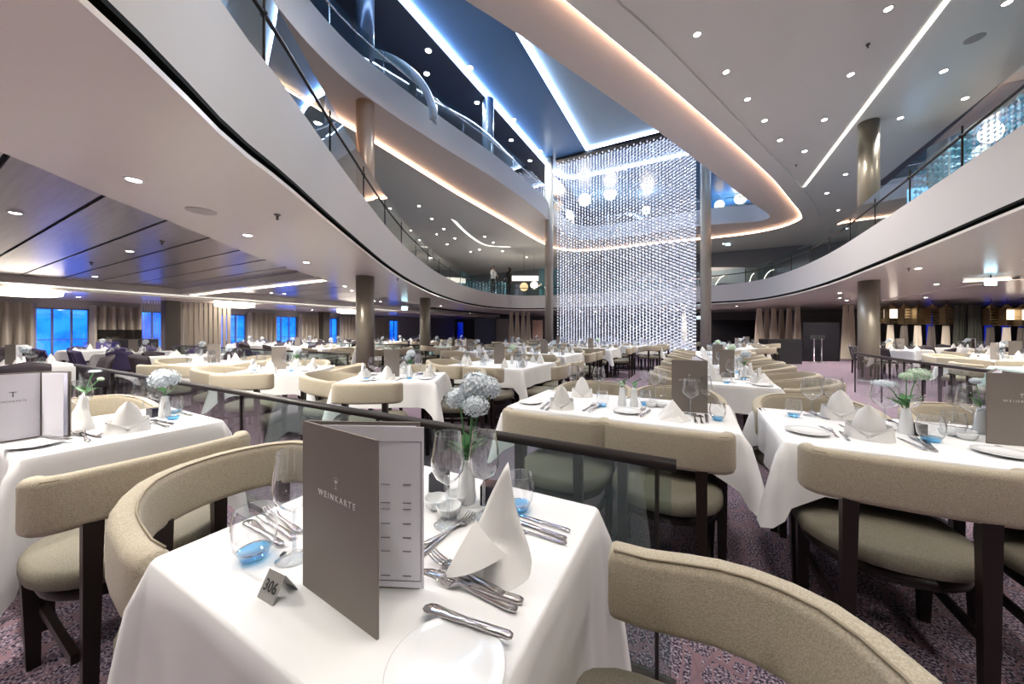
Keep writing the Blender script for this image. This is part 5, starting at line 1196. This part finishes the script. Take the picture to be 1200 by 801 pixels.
# ================================================================== PEOPLE on the second deck
def person(loc, face, label, top_m, leg_m, arms, long_hair=False, s=1.0):
    t = thing('person', label, 'person', loc, face-pi/2)
    J = {'pel': (0, 0, .95), 'wst': (0, 0, 1.1), 'cst': (0, .01, 1.32), 'nk': (0, 0, 1.48), 'hd': (0, .02, 1.60), 'tp': (0, .01, 1.69)}
    E_ = [('pel', 'wst'), ('wst', 'cst'), ('cst', 'nk'), ('nk', 'hd'), ('hd', 'tp')]; R_ = dict(pel=.145, wst=.125, cst=.15, nk=.055, hd=.085, tp=.06)
    for sd, sg in (('l', -1), ('r', 1)):
        J.update({'hip'+sd: (sg*.09, 0, .88), 'kn'+sd: (sg*.10, .03, .48), 'an'+sd: (sg*.10, 0, .08), 'to'+sd: (sg*.11, .15, .03), 'sh'+sd: (sg*.17, 0, 1.42), 'el'+sd: arms[sd][0], 'wr'+sd: arms[sd][1], 'ha'+sd: arms[sd][2]})
        R_.update({'hip'+sd: .10, 'kn'+sd: .065, 'an'+sd: .045, 'to'+sd: .035, 'sh'+sd: .065, 'el'+sd: .045, 'wr'+sd: .03, 'ha'+sd: .03})
        E_ += [('pel', 'hip'+sd), ('hip'+sd, 'kn'+sd), ('kn'+sd, 'an'+sd), ('an'+sd, 'to'+sd), ('cst', 'sh'+sd), ('sh'+sd, 'el'+sd), ('el'+sd, 'wr'+sd), ('wr'+sd, 'ha'+sd)]
        for f in range(5):
            h = Vector(arms[sd][2]); d = (h-Vector(arms[sd][1])).normalized(); q = d.cross(Vector((0, 0, 1))); q = q.normalized() if q.length > .1 else Vector((1, 0, 0))
            off = q*(f-1.5)*.018 if f < 4 else q*-.05+d*-.03; J['f%d%s' % (f, sd)] = tuple(h+off+d*(.07 if f < 4 else .02)); R_['f%d%s' % (f, sd)] = .009; E_.append(('ha'+sd, 'f%d%s' % (f, sd)))
    K = list(J); ix = {k: i for i, k in enumerate(K)}
    me = bpy.data.meshes.new('body'); me.from_pydata([J[k] for k in K], [(ix[a], ix[b]) for a, b in E_], []); me.update()
    o = link('body', me, t, scale=s); md = o.modifiers.new('skin', 'SKIN'); me.skin_vertices[0].data[ix['pel']].use_root = True
    for k in K: me.skin_vertices[0].data[ix[k]].radius = (R_[k]*(1.25 if k in ('pel', 'cst', 'wst') else 1), R_[k]*(.8 if k in ('pel', 'cst', 'wst') else 1))
    sb = o.modifiers.new('sub', 'SUBSURF'); sb.levels = 1; sb.render_levels = 1
    bpy.context.view_layer.update(); m2 = bpy.data.meshes.new_from_object(o.evaluated_get(bpy.context.evaluated_depsgraph_get())); bpy.data.objects.remove(o)
    m2.materials.clear()
    for m in (skin_m, top_m, leg_m): m2.materials.append(m)
    for p in m2.polygons:
        c = p.center; p.use_smooth = True
        hand = min((c-Vector(arms[a][2])).length for a in 'lr') < .10
        p.material_index = 0 if (c.z > 1.47 or hand) else 2 if c.z < .98 and abs(c.x) < .3 and not hand else 1
    link('body', m2, t, scale=s)
    mb = MB(); n = 9; mb.lathe([(.098*cos(a), .098*sin(a)*1.1) for a in [0+pi/2*k/6 for k in range(6)]]+[(.0001, .108)], 14, (0, -.005, 1.615), cap=False)
    if long_hair: mb.lathe([(.05, -.25), (.09, -.12), (.098, .0)], 12, (0, -.045, 1.61))
    else: mb.lathe([(.085, -.06), (.098, .0)], 12, (0, -.03, 1.615))
    link('hair', mb.mesh('hair', hair_m, True), t, scale=s)
    for sg in (-1, 1): link('eye', MB().lathe([(.0001, -.009), (.009, 0), (.0001, .009)], 8, (sg*.033, .098, 1.60)).mesh('eye', hair_m, True), t, scale=s)
    link('nose', MB().frustum((0, .108, 1.565, .014, .016), (0, .098, 1.60, .006, .006)).mesh('nose', skin_m), t, scale=s); link('mouth', MB().box(-.022, .022, .088, .101, 1.535, 1.542).mesh('mouth', mat('lips', (.3, .1, .09), .5)), t, scale=s)
    for sg in (-1, 1): link('ear', MB().box(sg*.09-.008, sg*.09+.008, -.01, .02, 1.575, 1.63).mesh('ear', skin_m), t, scale=s)
p1, p2 = atd(578, 19.1, D2), atd(596.5, 19.5, D2)
person(tuple(p1), YAW-.5, 'dark-haired person in a white shirt with folded arms leaning on the balcony', shirt_m, blk, {'l': ((-.27, .06, 1.18), (-.08, .24, 1.12), (-.0, .26, 1.12)), 'r': ((.27, .06, 1.18), (.09, .25, 1.14), (.01, .28, 1.15))}, s=1.02)
person(tuple(p2), YAW+pi*.8, 'person with long dark hair in black clothes standing at the balcony', blk, blk, {'l': ((-.26, .02, 1.18), (-.16, .22, 1.10), (-.07, .26, 1.10)), 'r': ((.25, .06, 1.18), (.12, .22, 1.30), (.05, .20, 1.42))}, True, s=1.02)

pts = [atd(px, 8.4, EYE+(HY-py)*8.4/F) for px, py in ((430, 60), (442, 63), (458, 69), (475, 79), (490, 93), (500, 108), (506, 124), (508, 142))]
base = pts[-1].copy(); base.z = D3; pts.append(base)
t = thing('light_arch', 'pale curved arch standing on the third deck at the left', 'arch', tuple(base)); link('arch_tube', MB().tube([p-base for p in smooth_loop([tuple(q) for q in pts], 3, closed=False) and [Vector(r_) for r_ in smooth_loop([tuple(q) for q in pts], 3, closed=False)]], .10, 10).mesh('arch_tube', mat('pale_arch', (.6, .7, .78), .3), True), t)
